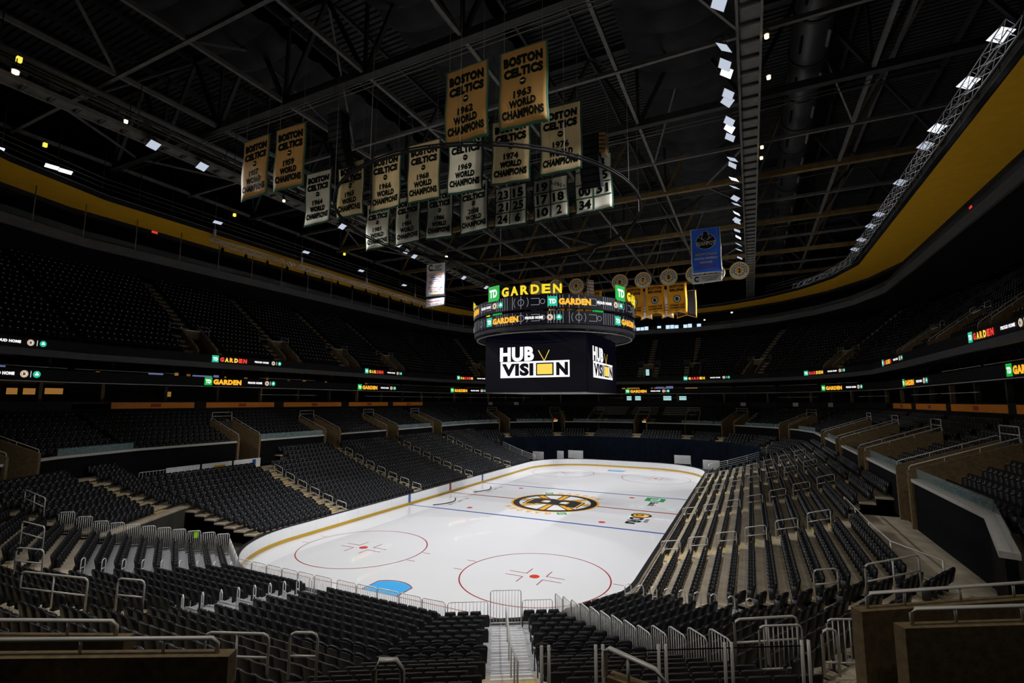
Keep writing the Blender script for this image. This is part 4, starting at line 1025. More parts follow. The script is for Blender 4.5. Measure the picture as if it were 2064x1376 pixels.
for nm, d, z0, z1, starts, w, lab, multi in (('lower', 21.75, 12.16, 13.08, (12.4, 35.5, 58.9, 83.1, 122.5, 160.3, 182.5, 207.9), 8.95, 'dark ribbon screen on the lower suite balcony round the bowl', None),
                                   ('upper', 20.25, 14.62, 15.42, (10.7, 33.8, 57.3, 81.6, 130.6, 153.5, 175.2, 200.9), 8.8, 'dark ribbon screen on the upper balcony front round the bowl', (6, 6, 7, 2, 7, 6))):
    root = empty('ribbon_display', (0, 0, 0)); part_ring(root, 'screen_panel', UPP, UFAC, d, z0, z1, .18, M_FASC)
    if nm == 'upper': part_ring(root, 'balcony_beam', UPP, UFAC, d - .04, 14.02, 14.58, .35, M_FASCG)
    at = ring_path(d - .03)
    for i, s0 in enumerate(starts):
        b = MB(); W_ = w; k = z1 - z0 - .06
        sign_flat(b, W_, k, (0, 1, 2, 3, 4, 5) if nm == 'lower' else (8, 1, 2, 3, 4, 5), lambda p: at(s0 + p.x, p.z * 2, z0 + .03 + p.y), multi if not multi else tuple(multi[(j + i) % 6] for j in range(6)))
        b.build('lit_sign', LM, root)
    prop(root, lab, 'ribbon display')
# ---------------------------------------------------------------- scoreboard
sb = empty('scoreboard', (0, 0, 11.4)); SO = Vector((0, 0, 11.4))
def cyl(name, R, z0, z1, m, th_=.35, n=64, parent=None):
    b = MB(); vs = []
    for k in range(n):
        a = 2 * pi * k / n; u = Vector((cos(a), sin(a), 0))
        vs += [u * R + Z * z0 - SO, u * R + Z * z1 - SO, u * (R - th_) + Z * z1 - SO, u * (R - th_) + Z * z0 - SO]
    fs = []
    for k in range(n):
        j = (k + 1) % n
        for i in range(4): fs.append((4 * k + i, 4 * j + i, 4 * j + (i + 1) % 4, 4 * k + (i + 1) % 4))
    b.add(vs, fs, 0); return b.build(name, m, parent or sb)
RB = 8.63
up = cyl('upper_ring', RB, 19.0, 20.3, E_SCREEN); lo = cyl('lower_ring', RB, 17.55, 18.75, E_SCREEN); cyl('ring_lip', RB - .05, 17.15, 17.5, M_FASC, .5); cyl('ring_tube', RB - .3, 16.85, 16.95, M_STEEL, .1)
def cw(R, z): return lambda p: Vector(((R + p.z) * cos(p.x), (R + p.z) * sin(p.x), z + p.y)) - SO
def ring_sign(b, phi0, dphi, R, z, h, scale):
    W_ = rad(dphi) * R; f = cw(R + .03, z); sign_flat(b, W_, h, (8, 1, 2, 3, 4, 5), lambda p: f(Vector((rad(phi0) + p.x / R, p.y, p.z))))
for q in range(4):
    b = MB(); ring_sign(b, 241.8 + 91.8 * q, 54.5, RB, 17.72, .86, 1); b.build('lit_sign', LM, lo)
    b = MB(); ring_sign(b, 287.5 + 91.8 * q, 54.5, RB, 19.2, .9, 1); b.build('lit_sign', LM, up)
def court(b, z0, z1, R, seed):
    """pale rink and court line drawings running round the ring"""
    rnd = random.Random(seed); f = cw(R + .015, 0); a = 0.0; H = z1 - z0
    def ln(x0, y0, x1, y1, w=.035):
        n = 3; dx, dy = (x1 - x0), (y1 - y0); L = math.hypot(dx, dy) or 1; nx, ny = -dy / L * w / 2, dx / L * w / 2; vs = []
        for i in range(n + 1): x = x0 + dx * i / n; y = y0 + dy * i / n; vs += [f(Vector(((x + nx) / R, y + ny, 0))), f(Vector(((x - nx) / R, y - ny, 0)))]
        b.add(vs, [(2 * i, 2 * i + 1, 2 * i + 3, 2 * i + 2) for i in range(n)], 0)
    def arc(cx, cy, r, a0=0, a1=360):
        n = 20
        for i in range(n):
            t0, t1 = rad(a0 + (a1 - a0) * i / n), rad(a0 + (a1 - a0) * (i + 1) / n); y0, y1 = cy + r * sin(t0), cy + r * sin(t1)
            if z0 < y0 < z1 and z0 < y1 < z1: ln(cx + r * cos(t0), y0, cx + r * cos(t1), y1)
    x = 0; C_ = 2 * pi * R; m = (z0 + z1) / 2
    while x < C_ - 5:
        for k in range(5): ln(x + .28 * k, z0, x + .28 * k, z1, .03)
        ln(x + 1.7, z0, x + 1.7, z1); arc(x + 2.6, m, .3); arc(x + 2.6, m, H * .62); ln(x + 2.6, z0, x + 2.6, z1); ln(x + 3.6, m - .3, x + 4.4, m - .3); ln(x + 3.6, m + .3, x + 4.4, m + .3); ln(x + 4.4, m - .3, x + 4.4, m + .3); arc(x + 4.7, m, .22); ln(x + 5.2, z0, x + 5.2, z1); x += 5.45
for ob, z0, z1, sd in ((lo, 17.6, 18.7, 1), (up, 19.05, 20.25, 2)):
    b = MB(); court(b, z0, z1, RB, sd); b.build('line_pattern', E_GREYL, ob)
top = MB()
for q in range(4):
    b = MB(); f = cw(RB + .05, 20.4); p0 = rad(243.8 + 91.4 * q)
    fw = lambda p: f(Vector((p0 + p.x / RB, p.y, p.z)))
    def sq(x0, y0, x1, y1, m, z): b.add([fw(Vector((x, y, z))) for x, y in ((x0, y0), (x1, y0), (x1, y1), (x0, y1))], [(0, 1, 2, 3)], m)
    sq(0, -.25, 1.5, 1.25, 0, 0); sq(0, -.25, 1.5, 1.25, 0, -.12); b.text('TD', Vector((.75, .5, .02)), X, Y, 1.1, .8, 1, .05, fw)
    b.build('sign_square', [E_GREEN, E_WHITE], sb)
    for i, ch in enumerate('GARDEN'):
        b = MB(); x = 1.85 + 1.03 * i + .5
        for dz in (0, .05): b.text(ch, Vector((x, .42, dz)), X, Y, .80, .88, 0, .04, fw)
        b.build('sign_letter', E_YELLOW, sb)
# main faces
for th in (0, 90, 180, 270):
    a = rad(th); n = Vector((cos(a), sin(a), 0)); t = Vector((-sin(a), cos(a), 0)); R = Matrix.Rotation(a, 3, 'Z')
    b = MB(); b.box(n * 5.3 + Z * 14.25 - SO, (.3, 10.7, 5.7), 0, R); sc = b.build('main_screen', E_SCREEN, sb)
    b = MB(); o = n * 5.47 - SO
    W = lambda s, z, e=0: o + t * s + n * e + Z * z
    b.text('HUB', W(-1.85, 15.15), t, Z, 3.75, 1.45, 0, .05)
    b.add([W(-3.65, 12.8), W(3.7, 12.8), W(3.7, 14.4), W(-3.65, 14.4)], [(0, 1, 2, 3)], 0)
    b.text('VISI', W(-1.75, 13.6, .02), t, Z, 3.45, 1.25, 1, .06); b.text('N', W(2.95, 13.6, .02), t, Z, 1.2, 1.25, 1, .06)
    b.add([W(.25, 12.98, .02), W(2.1, 12.98, .02), W(2.1, 14.22, .02), W(.25, 14.22, .02)], [(0, 1, 2, 3)], 1); b.add([W(.38, 13.1, .04), W(1.97, 13.1, .04), W(1.97, 14.1, .04), W(.38, 14.1, .04)], [(0, 1, 2, 3)], 2)
    for s1, z1 in ((.5, 15.45), (1.65, 15.45)):
        d = Vector((s1 - 1.12, z1 - 14.4)); L = d.length; nx = Vector((-d.y, d.x)) / L * .035
        b.add([W(1.12 + nx.x, 14.4 + nx.y), W(1.12 - nx.x, 14.4 - nx.y), W(s1 - nx.x, z1 - nx.y), W(s1 + nx.x, z1 + nx.y)], [(0, 1, 2, 3)], 2)
    b.build('screen_lettering', [E_WHITE, E_SCREEN, E_AMBER], sc)
b = MB(); b.box(Vector((0, 0, 11.45)) - SO, (10.6, 10.6, .15)); b.build('underside', M_BLACK, sb)
b = MB(); b.box(Vector((0, 0, 11.35)) - SO, (10.75, 10.75, .06)); b.build('bottom_frame', M_STEEL, sb)
b = MB(); b.box(Vector((0, 0, 17.2)) - SO, (9.6, 9.6, .4)); b.build('top_plate', M_BLACK, sb)
for k in range(8):
    a = 2 * pi * k / 8 + .2; b = MB(); b.bar(Vector((3 * cos(a), 3 * sin(a), 17.3)) - SO, Vector((8.2 * cos(a), 8.2 * sin(a), 17.6)) - SO, .07, 6); b.build('ring_strut', M_STEELD, sb)
    b = MB(); b.bar(Vector((6 * cos(a), 6 * sin(a), 20.3)) - SO, Vector((2.2 * cos(a), 2.2 * sin(a), 33)) - SO, .03, 5); b.build('cable', M_STEELD, sb)
b = MB(); b.tube([Vector((2.6 * cos(a), 2.6 * sin(a), 20.6)) - SO for a in [2 * pi * k / 24 for k in range(24)]], .12, 6, 0, True); b.build('hoist_ring', M_STEELD, sb)
prop(sb, 'hanging centre scoreboard with HUB VISION screens under two round ribbon rings', 'scoreboard')
# ---------------------------------------------------------------- hung banners (face the near end)
def banner(name, x, y, zb, zt, w, m, lab, cat='banner', group=None, hem=M_BGREEN, notch=0.0, border=.10, seed=0, draw=None, cables=True, ink=M_BTEXT):
    rnd = random.Random(seed + int(x * 10) + int(y)); h = zt - zb; root = empty(name, (x, y, zb)); A = rnd.uniform(.03, .06); ph = rnd.uniform(0, 6); tw = rnd.uniform(-.04, .04)
    def wv(p):
        f = 1 - p.z / h
        return Vector((p.x + .04 * f * sin(p.z * 1.7 + ph), p.y + A * f * sin(p.x * 3.6 + ph + p.z * .8) + .5 * A * sin(p.z * 2.1 + ph) + tw * p.x, p.z + .05 * f * sin(p.x * 1.3 + ph)))
    NX, NY = 14, 12
    def sheet(x0, x1, z0, z1, yo, mt, nm, nt=0.0, back=.03):
        b = MB(); vs = []
        for o in (yo, yo + back):
            for i in range(NX + 1):
                for j in range(NY + 1):
                    fx = i / NX; z = z0 + (z1 - z0) * j / NY
                    if nt: z += nt * (1 - abs(2 * fx - 1)) * (1 - j / NY)
                    vs.append(wv(Vector((x0 + (x1 - x0) * fx, o, z))))
        K = (NX + 1) * (NY + 1); I = lambda i, j, o=0: o * K + i * (NY + 1) + j
        fs = [(I(i, j), I(i + 1, j), I(i + 1, j + 1), I(i, j + 1)) for i in range(NX) for j in range(NY)] + [(I(i, j, 1), I(i, j + 1, 1), I(i + 1, j + 1, 1), I(i + 1, j, 1)) for i in range(NX) for j in range(NY)]
        fs += [(I(i, 0), I(i, 0, 1), I(i + 1, 0, 1), I(i + 1, 0)) for i in range(NX)] + [(I(0, j), I(0, j + 1), I(0, j + 1, 1), I(0, j, 1)) for j in range(NY)] + [(I(NX, j), I(NX, j, 1), I(NX, j + 1, 1), I(NX, j + 1)) for j in range(NY)]
        b.add(vs, fs, 0, True); return b.build(nm, mt, root)
    sheet(-w / 2, w / 2, 0, h, .02, hem, 'hem', notch)
    cl = sheet(-w / 2 + border, w / 2 - border, border * 1.3, h - border * .6, 0, m, 'cloth', notch)
    if draw: draw(root, wv, w, h)
    b = MB(); b.bar((-w / 2 - .1, .02, h), (w / 2 + .1, .02, h), .035, 6); b.build('pole', M_STEELD, root)
    if cables: b = MB(); b.bar((-w * .4, .02, h), (-w * .4, .02, 33 - zb), .012, 4); b.bar((w * .4, .02, h), (w * .4, .02, 33 - zb), .012, 4); b.build('cables', M_STEEL, root)
    return prop(root, lab, cat, group)
def letters(root, rows, wv, mats, nm='lettering', yo=-.035):
    b = MB()
    for (txt, cx, cz, w, h, m, bold) in rows: b.text(txt, (cx, yo, cz), X, Z, w, h, m, bold, wv)
    return b.build(nm, mats, root)
def champ(year):
    def f(root, wv, w, h):
        k = h / 4.2
        letters(root, [('BOSTON', 0, 3.55 * k, 2.1, .50 * k, 0, .07), ('CELTICS', 0, 2.94 * k, 2.1, .50 * k, 0, .07), (year, 0, 1.75 * k, .98, .42 * k, 0, .04), ('WORLD', 0, 1.24 * k, 1.45, .42 * k, 0, .06), ('CHAMPIONS', 0, .70 * k, 2.2, .46 * k, 0, .06)], wv, M_BTEXT)
        b = MB(); P = [wv(Vector((.17 * cos(2 * pi * i / 20), -.035, 2.38 * k + .19 * sin(2 * pi * i / 20)))) for i in range(20)]; b.add(P, [tuple(range(20))], 0); b.text('NBA', (0, -.05, 2.38 * k), X, Z, .24, .08, 1, .03, wv); b.build('league_badge', [M_BTEXT, M_CLTAN], root)
    return f
CX = [-9.9, -6.63, -3.36, -.1, 3.17, 6.44, 9.7]
for row, y, items in (('front', -29.2, [(0, '1957', M_CLGOLD), (1, '1959', M_CLGOLD), (5, '1962', M_CLGOLD), (6, '1963', M_CLGOLD)]), ('middle', -23.9, [(0, '1964', M_CLCREAM), (1, '1965', M_CLTAN), (2, '1966', M_CLTAN), (3, '1968', M_CLTAN), (4, '1969', M_CLCREAM), (5, '1974', M_CLTAN), (6, '1976', M_CLTAN)]),
                      ('back', -17.2, [(0, '1981', M_CLCREAM), (1, '1984', M_CLCREAM), (2, '1986', M_CLCREAM), (3, '2008', M_CLCREAM)])):
    for c, yr, m in items:
        banner('championship_banner', CX[c], y, 23.75, 27.95, 2.62, m, '%s championship banner of %s, %s row, %s column' % ('faded gold' if m is M_CLGOLD else 'cream' if m is M_CLCREAM else 'tan', yr, row, nth(c)), group='championship banners', seed=int(yr), draw=champ(yr))
def numbers(grid):
    def f(root, wv, w, h):
        rows = []; b = MB(); n = len(grid); ch = (h - .3) / n
        for r, line in enumerate(grid):
            for c, t in enumerate(line):
                cx = (c - .5) * (w - .2) / 2; cz = h - .15 - ch * (r + .5)
                if t == '~': 
                    for i, q in enumerate('LOSCY'): rows.append((q, cx - .46 + .23 * i, cz + .22 - .12 * i, .19, .27, 0, .03))
                elif t: rows.append((t, cx, cz, .44 * len(t), ch * .70, 0, .04))
        letters(root, rows, wv, M_BTEXT)
        for r in range(1, n): z = h - .15 - ch * r; vs = [wv(Vector((-w / 2 + .1 + (w - .2) * i / 8, -.04, z + s))) for i in range(9) for s in (-.04, .04)]; b.add(vs, [(2 * i, 2 * i + 2, 2 * i + 3, 2 * i + 1) for i in range(8)], 0)
        vs = [wv(Vector((s, -.04, .15 + (h - .3) * i / 10))) for i in range(11) for s in (-.045, .045)]; b.add(vs, [(2 * i, 2 * i + 1, 2 * i + 3, 2 * i + 2) for i in range(10)], 0); b.build('grid_lines', M_BGREEN, root)
    return f
for c, grid, lab in ((4, [['23', '15'], ['21', '25'], ['24', '6']], 'cream retired number banner, leftmost of three, topped by 23 and 15'), (5, [['19', '~'], ['17', '18'], ['10', '2']], 'cream retired number banner with the word LOSCY, middle of three'), (6, [['', '3'], ['', '35'], ['00', '31'], ['34', '']], 'cream retired number banner partly hidden by the loudspeaker, rightmost of three')):
    banner('number_banner', CX[c], -17.2, 23.75, 27.95 if len(grid) > 3 else 26.95, 2.75, M_CLCREAM, lab, group='retired number banners', draw=numbers(grid), seed=c)
def hub(root, wv, cx, cz, r, nm='spoked_badge', mats=None, y=-.04, centre='B'):
    b = MB(); D = lambda rr, m, yy, n=24: b.add([wv(Vector((cx + rr * cos(2 * pi * i / n), yy, cz + rr * sin(2 * pi * i / n)))) for i in range(n)], [tuple(range(n))], m)
    D(r, 1, y); D(r * .84, 2, y - .006)
    for k in range(8):
        a = rad(45 * k); u = (cos(a), sin(a)); v = (-sin(a) * r * .05, cos(a) * r * .05)
        b.add([wv(Vector((cx + u[0] * q * r + v[0] * s, y - .012, cz + u[1] * q * r + v[1] * s))) for q, s in ((.3, -1), (.84, -1), (.84, 1), (.3, 1))], [(0, 1, 2, 3)], 1)
    b.text(centre, (cx, y - .018, cz), X, Z, r * .78, r * .95, 1, .09, wv); b.build(nm, mats or [M_BRGOLD, M_PBLACK, M_BWHITE], root)
def cup(year):
    def f(root, wv, w, h):
        letters(root, [('BOSTON', 0, h - .42, 1.85, .42, 0, .05), ('BRUINS', 0, h - .95, 1.85, .42, 0, .05), ('STANLEY CUP', 0, 1.35, 1.9, .27, 0, .04), ('CHAMPIONS', 0, .98, 1.9, .27, 0, .04), (year, 0, .6, .6, .24, 0, .04)], wv, M_PBLACK)
        hub(root, wv, 0, 2.22, .52)
    return f
for i, (x, yr) in enumerate(((-7.1, '1929'), (-4.2, '1939'), (-1.3, '1941'), (1.7, '1970'), (4.7, ''), (7.6, '1972'), (10.55, '1977'))):
    if not yr: yr = '1970'
    if i == 3: continue
    banner('cup_banner', x, 20.0, 22.35, 26.75, 2.62, M_BRGOLD, 'gold swallow-tailed hockey banner, %s' % ['leftmost, mostly behind the scoreboard', 'second from left behind the scoreboard', 'third from left behind the scoreboard', '', 'beside the scoreboard edge', 'second from right', 'rightmost of the row'][i], group='gold hockey banners', hem=M_BRGOLD, notch=.45, seed=i, draw=cup(yr))
banner('cup_banner', 11.6, 21.6, 22.0, 25.9, 2.62, M_PBLACK, 'black hockey banner with gold edge behind the rightmost gold one', hem=M_BRGOLD, notch=.45, seed=9)
for i, (x, w) in enumerate(((6.15, .9), (9.1, .9))):
    banner('division_banner', x, 20.9, 22.0, 26.2, 1.6, M_BWHITE, 'white pennant seen in the gap %s of the second gold banner from right' % ('left', 'right')[i], hem=M_BRGOLD, notch=.3, seed=20 + i, draw=lambda root, wv, w, h: letters(root, [('ADAMS', 0, 2.0, .5, .2, 0, .04), ('DIVISION', 0, 1.6, .6, .2, 0, .04), ('CHAMPIONS', 0, 1.2, .7, .2, 0, .04)], wv, M_PBLACK))
# round number banners
for i, (x, num, z) in enumerate(((-10.4, '', 28.0), (-7.1, '', 27.9), (-3.8, '9', 27.7), (2.8, '8', 27.6), (6.1, '7', 27.55), (9.6, '5', 27.6), (13.0, '4', 27.6), (15.6, '3', 27.55), (18.5, '2', 27.5))):
    root = empty('round_banner', (x, 19.6, z)); b = MB(); b.tube([(0, 0, 0), (0, .06, 0)], 1.2, 32, 0); b.build('disc', M_CLCREAM, root)
    b = MB(); b.disc((0, -.01, 0), X, Z, 1.2, 32, 0, 1.1); b.disc((0, -.01, 0), X, Z, .68, 32, 1, .60)
    for k in range(8):
        a = rad(45 * k); u = X * cos(a) + Z * sin(a); v = X * -sin(a) + Z * cos(a); b.add([u * .25 - v * .03 - Y * .015, u * .62 - v * .03 - Y * .015, u * .62 + v * .03 - Y * .015, u * .25 + v * .03 - Y * .015], [(0, 1, 2, 3)], 1)
    for k in range(13):
        a = rad(205 - 17.5 * k - 12); u = X * cos(a) + Z * sin(a); v = X * sin(a) - Z * cos(a); c = u * .88 - Y * .015; b.add([c - v * .07 - u * .09, c + v * .06 - u * .09, c + v * .06 + u * .09, c - v * .07 + u * .09], [(0, 1, 2, 3)], 1)
    b.build('ring_marks', [M_BRGOLD, M_PBLACK], root)
    b = MB(); b.box((0, -.03, 0), (.62, .02, .72), 0); b.text(num or '0', (0, -.05, 0), X, Z, .38, .55, 1, .05) if num else None; b.build('number_block', [M_BRGOLD, M_PBLACK], root)
    b = MB(); b.bar((-.6, 0, 1.0), (-.6, 0, 33 - z), .012, 4); b.bar((.6, 0, 1.0), (.6, 0, 33 - z), .012, 4); b.build('cables', M_STEEL, root)
    prop(root, 'round retired number banner %s' % ('showing a ' + {'9': 'nine', '8': 'eight', '7': 'seven', '5': 'five', '4': 'four', '3': 'three', '2': 'two'}[num] if num else ('leftmost behind the scoreboard sign', 'second from left behind the scoreboard sign')[i]), 'banner', 'round number banners')
# blue and white college banners
def bean(root, wv, w, h):
    b = MB(); D = lambda rx, rz, m, y, cz: b.add([wv(Vector((rx * cos(2 * pi * i / 28), y, cz + rz * sin(2 * pi * i / 28)))) for i in range(28)], [tuple(range(28))], m)
    cz = 3.75; D(1.05, .95, 0, -.03, cz); D(1.0, .90, 1, -.036, cz)
    for s in (-1, 1):
        b.add([wv(Vector((s * -.75 + q * .03, -.045, cz - .55 + r))) if i < 2 else wv(Vector((s * .75 + q * .03, -.045, cz + .55 + r))) for i, (q, r) in enumerate(((-1, 0), (1, 0), (1, 0), (-1, 0)))], [(0, 1, 2, 3)], 0)
    pot = [(-.36, .25), (.36, .25), (.42, .55), (.25, .75), (.30, .95), (.18, 1.15), (-.18, 1.15), (-.30, .95), (-.25, .75), (-.42, .55)]
    b.add([wv(Vector((p[0] * 1.08, -.05, cz + p[1] * 1.03))) for p in pot], [tuple(range(10))], 0); b.add([wv(Vector((p[0] * .92, -.055, cz + .03 + p[1] * .98))) for p in pot], [tuple(range(10))], 1)
    b.text('BEANPOT', (0, -.06, cz - .25), X, Z, 2.0, .45, 2, .02, wv); b.build('pot_emblem', [M_BWHITE, M_PBLACK, M_CLCREAM], root)
    letters(root, [('BOSTON COLLEGE', 0, 2.25, 2.25, .26, 0, .03), ('BOSTON UNIVERSITY', 0, 1.75, 2.45, .26, 1, .03), ('HARVARD', 0, 1.28, 1.3, .24, 2, .03), ('NORTHEASTERN', 0, .82, 1.9, .24, 3, .03)], wv, [M_BYEL, M_BWHITE, M_CLCREAM, M_BRED])
banner('college_banner', 15.25, 9.0, 24.95, 30.3, 3.2, M_BBLUE, 'bright blue banner with white border and black pot emblem', hem=M_BWHITE, border=.11, seed=3, draw=bean)
banner('college_plate', 15.2, 9.0, 23.88, 24.85, 3.15, M_BWHITE, 'small white plate hung under the bright blue banner', hem=M_BWHITE, border=.05, seed=4, cables=False,
       draw=lambda root, wv, w, h: letters(root, [('NORTHEASTERN UNIVERSITY', .4, .70, 2.0, .13, 0, .03), ('2018 TOURNAMENT', .4, .5, 1.7, .13, 0, .03), ('CHAMPIONS', .4, .3, 1.2, .13, 0, .03), ('C', -1.1, .5, .5, .6, 0, .05)], wv, M_PBLACK))
names = [('BOSTON COLLEGE', 3), ('BOSTON UNIVERSITY', 1), ('CONNECTICUT', 0), ('MAINE', 2), ('MASSACHUSETTS', 1), ('UMASS LOWELL', 4), ('MERRIMACK', 3), ('NEW HAMPSHIRE', 2), ('NORTHEASTERN', 1), ('PROVIDENCE', 0), ('VERMONT', 3)]
def east(root, wv, w, h):
    letters(root, [('HOCKEY', .45, 4.05, 1.1, .2, 0, .04), ('EAST', .3, 3.8, .7, .18, 0, .04), ('CHAMPIONSHIP', 0, 3.5, 1.9, .2, 0, .04)] + [(t, 0, 3.12 - .27 * i, min(2.3, .165 * len(t)), .19, m, .04) for i, (t, m) in enumerate(names)], wv, [M_PBLACK, M_BRED, M_BLUE, M_BYEL, M_BPURP])
    b = MB(); vs = [wv(Vector((-.75 + .38 * cos(rad(a)) * f, -.035, 3.9 + .42 * sin(rad(a)) * f))) for a in range(30, 331, 20) for f in (1, .55)]; b.add(vs, [(2 * i, 2 * i + 2, 2 * i + 3, 2 * i + 1) for i in range(len(vs) // 2 - 1)], 0); b.build('crescent_mark', M_PBLACK, root)
banner('college_banner', -17.0, 2.0, 23.85, 28.3, 3.0, M_BWHITE, 'white banner with coloured lines of text and a black crescent', hem=M_BLUE, border=.08, seed=5, draw=east)
banner('college_plate', -17.0, 2.0, 22.65, 23.68, 3.0, M_BWHITE, 'small white plate with red text under the white banner', hem=M_BWHITE, border=.04, seed=6, cables=False,
       draw=lambda root, wv, w, h: letters(root, [('MASSACHUSETTS', 0, .68, 2.2, .2, 0, .04), ('2021 CHAMPIONS', 0, .32, 2.3, .2, 1, .04)], wv, [M_BRED, M_PGREY]))
# striped flag
root = empty('striped_flag', (-1.2, 18.4, 25.9)); 
b = MB()
for k in range(11): b.add([(-.55, 0, -.3 + .24 * k), (.45, .1, -.55 + .24 * k), (.45, .1, -.43 + .24 * k), (-.55, 0, -.18 + .24 * k)], [(0, 1, 2, 3)], k % 2); b.add([(-.55, .03, -.3 + .24 * k), (-.55, .03, -.18 + .24 * k), (.45, .13, -.43 + .24 * k), (.45, .13, -.55 + .24 * k)], [(0, 1, 2, 3)], k % 2); b.add([(-.55, 0, -.18 + .24 * k), (.45, .1, -.43 + .24 * k), (.45, .1, -.31 + .24 * k), (-.55, 0, -.06 + .24 * k)], [(0, 1, 2, 3)], 1)
b.build('stripes', [M_BRED, M_CLCREAM], root); b = MB(); b.bar((-.55, .02, -.4), (-.55, .02, 6.8), .02, 5); b.build('halyard', M_STEEL, root); prop(root, 'red and white striped flag hung above the scoreboard', 'flag')
# ---------------------------------------------------------------- lamps: fixtures on the catwalks, their beams, then added fill spots
def beam(loc, target, power, size, blend=.8, col=(1, 1, 1), r=.25, parent=None):
    l = bpy.data.lights.new('lamp_or_fill_beam', 'SPOT'); l.energy = power; l.spot_size = rad(size); l.spot_blend = blend; l.color = col; l.shadow_soft_size = r
    o = bpy.data.objects.new('lamp_or_fill_beam', l); COL.objects.link(o)
    o.rotation_euler = (Vector(target) - Vector(loc)).to_track_quat('-Z', 'Y').to_euler(); o.location = loc
    return o
def flood(p, aim, w, h, face, label, group, cat='floodlight'):
    """LED panel: housing, glowing face, yoke"""
    p = Vector(p); R = (Vector(aim) - p).to_track_quat('-Z', 'Y').to_matrix(); root = empty('floodlight', p)
    b = MB(); b.box((0, 0, .05), (w, h, .1), 0, R); b.build('housing', M_STEELD, root)
    b = MB(); b.box(R @ Vector((0, 0, -.012)), (w * .93, h * .93, .012), 0, R); b.build('lit_face', face, root)
    b = MB(); a = R @ Vector((w / 2 + .03, 0, .05)); c = R @ Vector((-w / 2 - .03, 0, .05)); b.tube([a, a + Z * .4, c + Z * .4, c], .02, 5); b.build('yoke', M_STEELD, root)
    prop(root, label, cat, group); return root
RY = [-30.2, -26.9, -23.6, -22.2, -21.1, -19.2, -18.4, -16.2, -15.3, -13.7, -10.1, -8.9, -6.8, -4.6, -2.2, -.6, 1.6, 3.4, 4.6, 7.5, 9.8, 12, 15, 18.5, 22, 26]
for i, y in enumerate(RY):
    sk = random.uniform(-9, 9)
    flood((18.6 + .12 * random.random(), y, 28.75 + .3 * random.random()), (random.uniform(-4, 4), y + sk, 0), .85, .7, E_LED if i % 4 else E_LEDB, 'white LED floodlight on the right catwalk, %s from the camera' % nth(i), 'floodlights on the right catwalk')
for i, (x, y, f) in enumerate(((-19.1, -30.7, 0), (-19.2, -27.1, 0), (-19.2, -12.2, 0), (-17.8, -4.6, 0), (-18.5, -2.2, 0), (-18.9, -.1, 0), (-18.9, 6, 0), (-18.9, 12, 0), (-18.9, 19, 0), (-18.9, 26, 0))):
    flood((x, y, 28.9), (2, y * .9, 0), .8, .7, E_LED, 'white LED floodlight on the left catwalk, %s from the camera' % nth(i), 'floodlights on the left catwalk')
for i, (x, y, z) in enumerate(((-17.6, -38.7, 29), (-17.6, -33.2, 29), (-19.2, -19.5, 29), (-15.4, 2.0, 29), (20.7, -22.9, 29.3), (20.9, -19.2, 29.3), (20.7, -10.5, 29.3), (20.7, -8.7, 29.3), (12.5, 40, 24.5), (16.8, 42, 25.8))):
    root = empty('work_light', (x, y, z)); b = MB(); r_ = .16 if i in (0, 3, 9) else .11; b.tube([(0, 0, .25), (0, 0, .05)], r_ + .05, 10); b.build('reflector', M_STEELD, root)
    b = MB(); vs = []; n = 10
    b.tube([(0, 0, .06), (0, 0, -.05), (0, 0, -.12)], r_, 10); b.build('bulb', E_WARM, root); b = MB(); b.bar((0, 0, .2), (0, 0, .8), .025, 5); b.build('stem', M_STEELD, root)
    prop(root, 'warm glowing work light ' + ('at the far left edge of the left catwalk', 'second on the left catwalk', 'beside the far left banners', 'beside the white college banner', 'on the right catwalk nearest the camera', 'second on the right catwalk', 'third on the right catwalk', 'fourth on the right catwalk', 'small one above the far soffit', 'bright one above the far soffit')[i], 'work light')
for i, y in enumerate((-17.3, -13.0, -7.5, -4.9, 2, 10.2, 13.9, 19, 23)):
    flood((31.75, y, 29.55), (20, y - 3, 0), 1.1, .75, E_LEDB if i < 3 else E_LED, 'LED panel above the right soffit truss, %s from the camera' % nth(i), 'LED panels above the right soffit truss')
for i, y in enumerate((-35.0, -31.7, -30.8, -17.7, -6, 4, 14)):
    flood((-31.6, y, 29.5), (-20, y - 2, 0), .9, .5, E_LEDB if i < 3 else E_LED, 'LED panel above the left soffit, %s from the camera' % nth(i), 'LED panels above the left soffit')
for i, (x, y, z) in enumerate(((-18.0, -38.5, 30.0), (-28.9, -33.2, 30), (-29.2, -17.5, 30), (-29, -2, 30))):
    b = MB(); b.box((0, 0, 0), (.22, .22, .3)); b.box((0, 0, .22), (.1, .1, .16), 1); o = b.build('marker_lamp', [E_YPOINT, M_STEELD]); o.location = (x, y, z); prop(o, 'small yellow marker lamp, %s from the left picture edge' % nth(i), 'lamp')
# beams of the catwalk floods
for sx in (-1, 1):
    for i in range(7):
        y = -30 + 10 * i
        beam((sx * 18.3, y, 28.6), (sx * -1.5, y * .82, 0), SPOT_POWER * (1 + max(0, y) * .016), SPOT_SIZE, SPOT_BLEND, (.97, .98, 1))
for x in (-26, -9, 9, 26):  # added fill spots without fixtures, out of view, to light the banner fronts
    beam((x, -46.5, 27.0), (x * .2, -8, 6), END_FILL_POWER, END_FILL_SIZE, .9, (1, .93, .82), .4)
for x, y, p in ((-6, -44, 2600), (7, -45, 3400), (16, -43, 3000), (25, -36, 700)):                  # unseen fill spots added to brighten the near seats
    beam((x, y, 28.8), (x - 1, y + 4, 4), p, 84, .8, (1, .95, .88), .5)
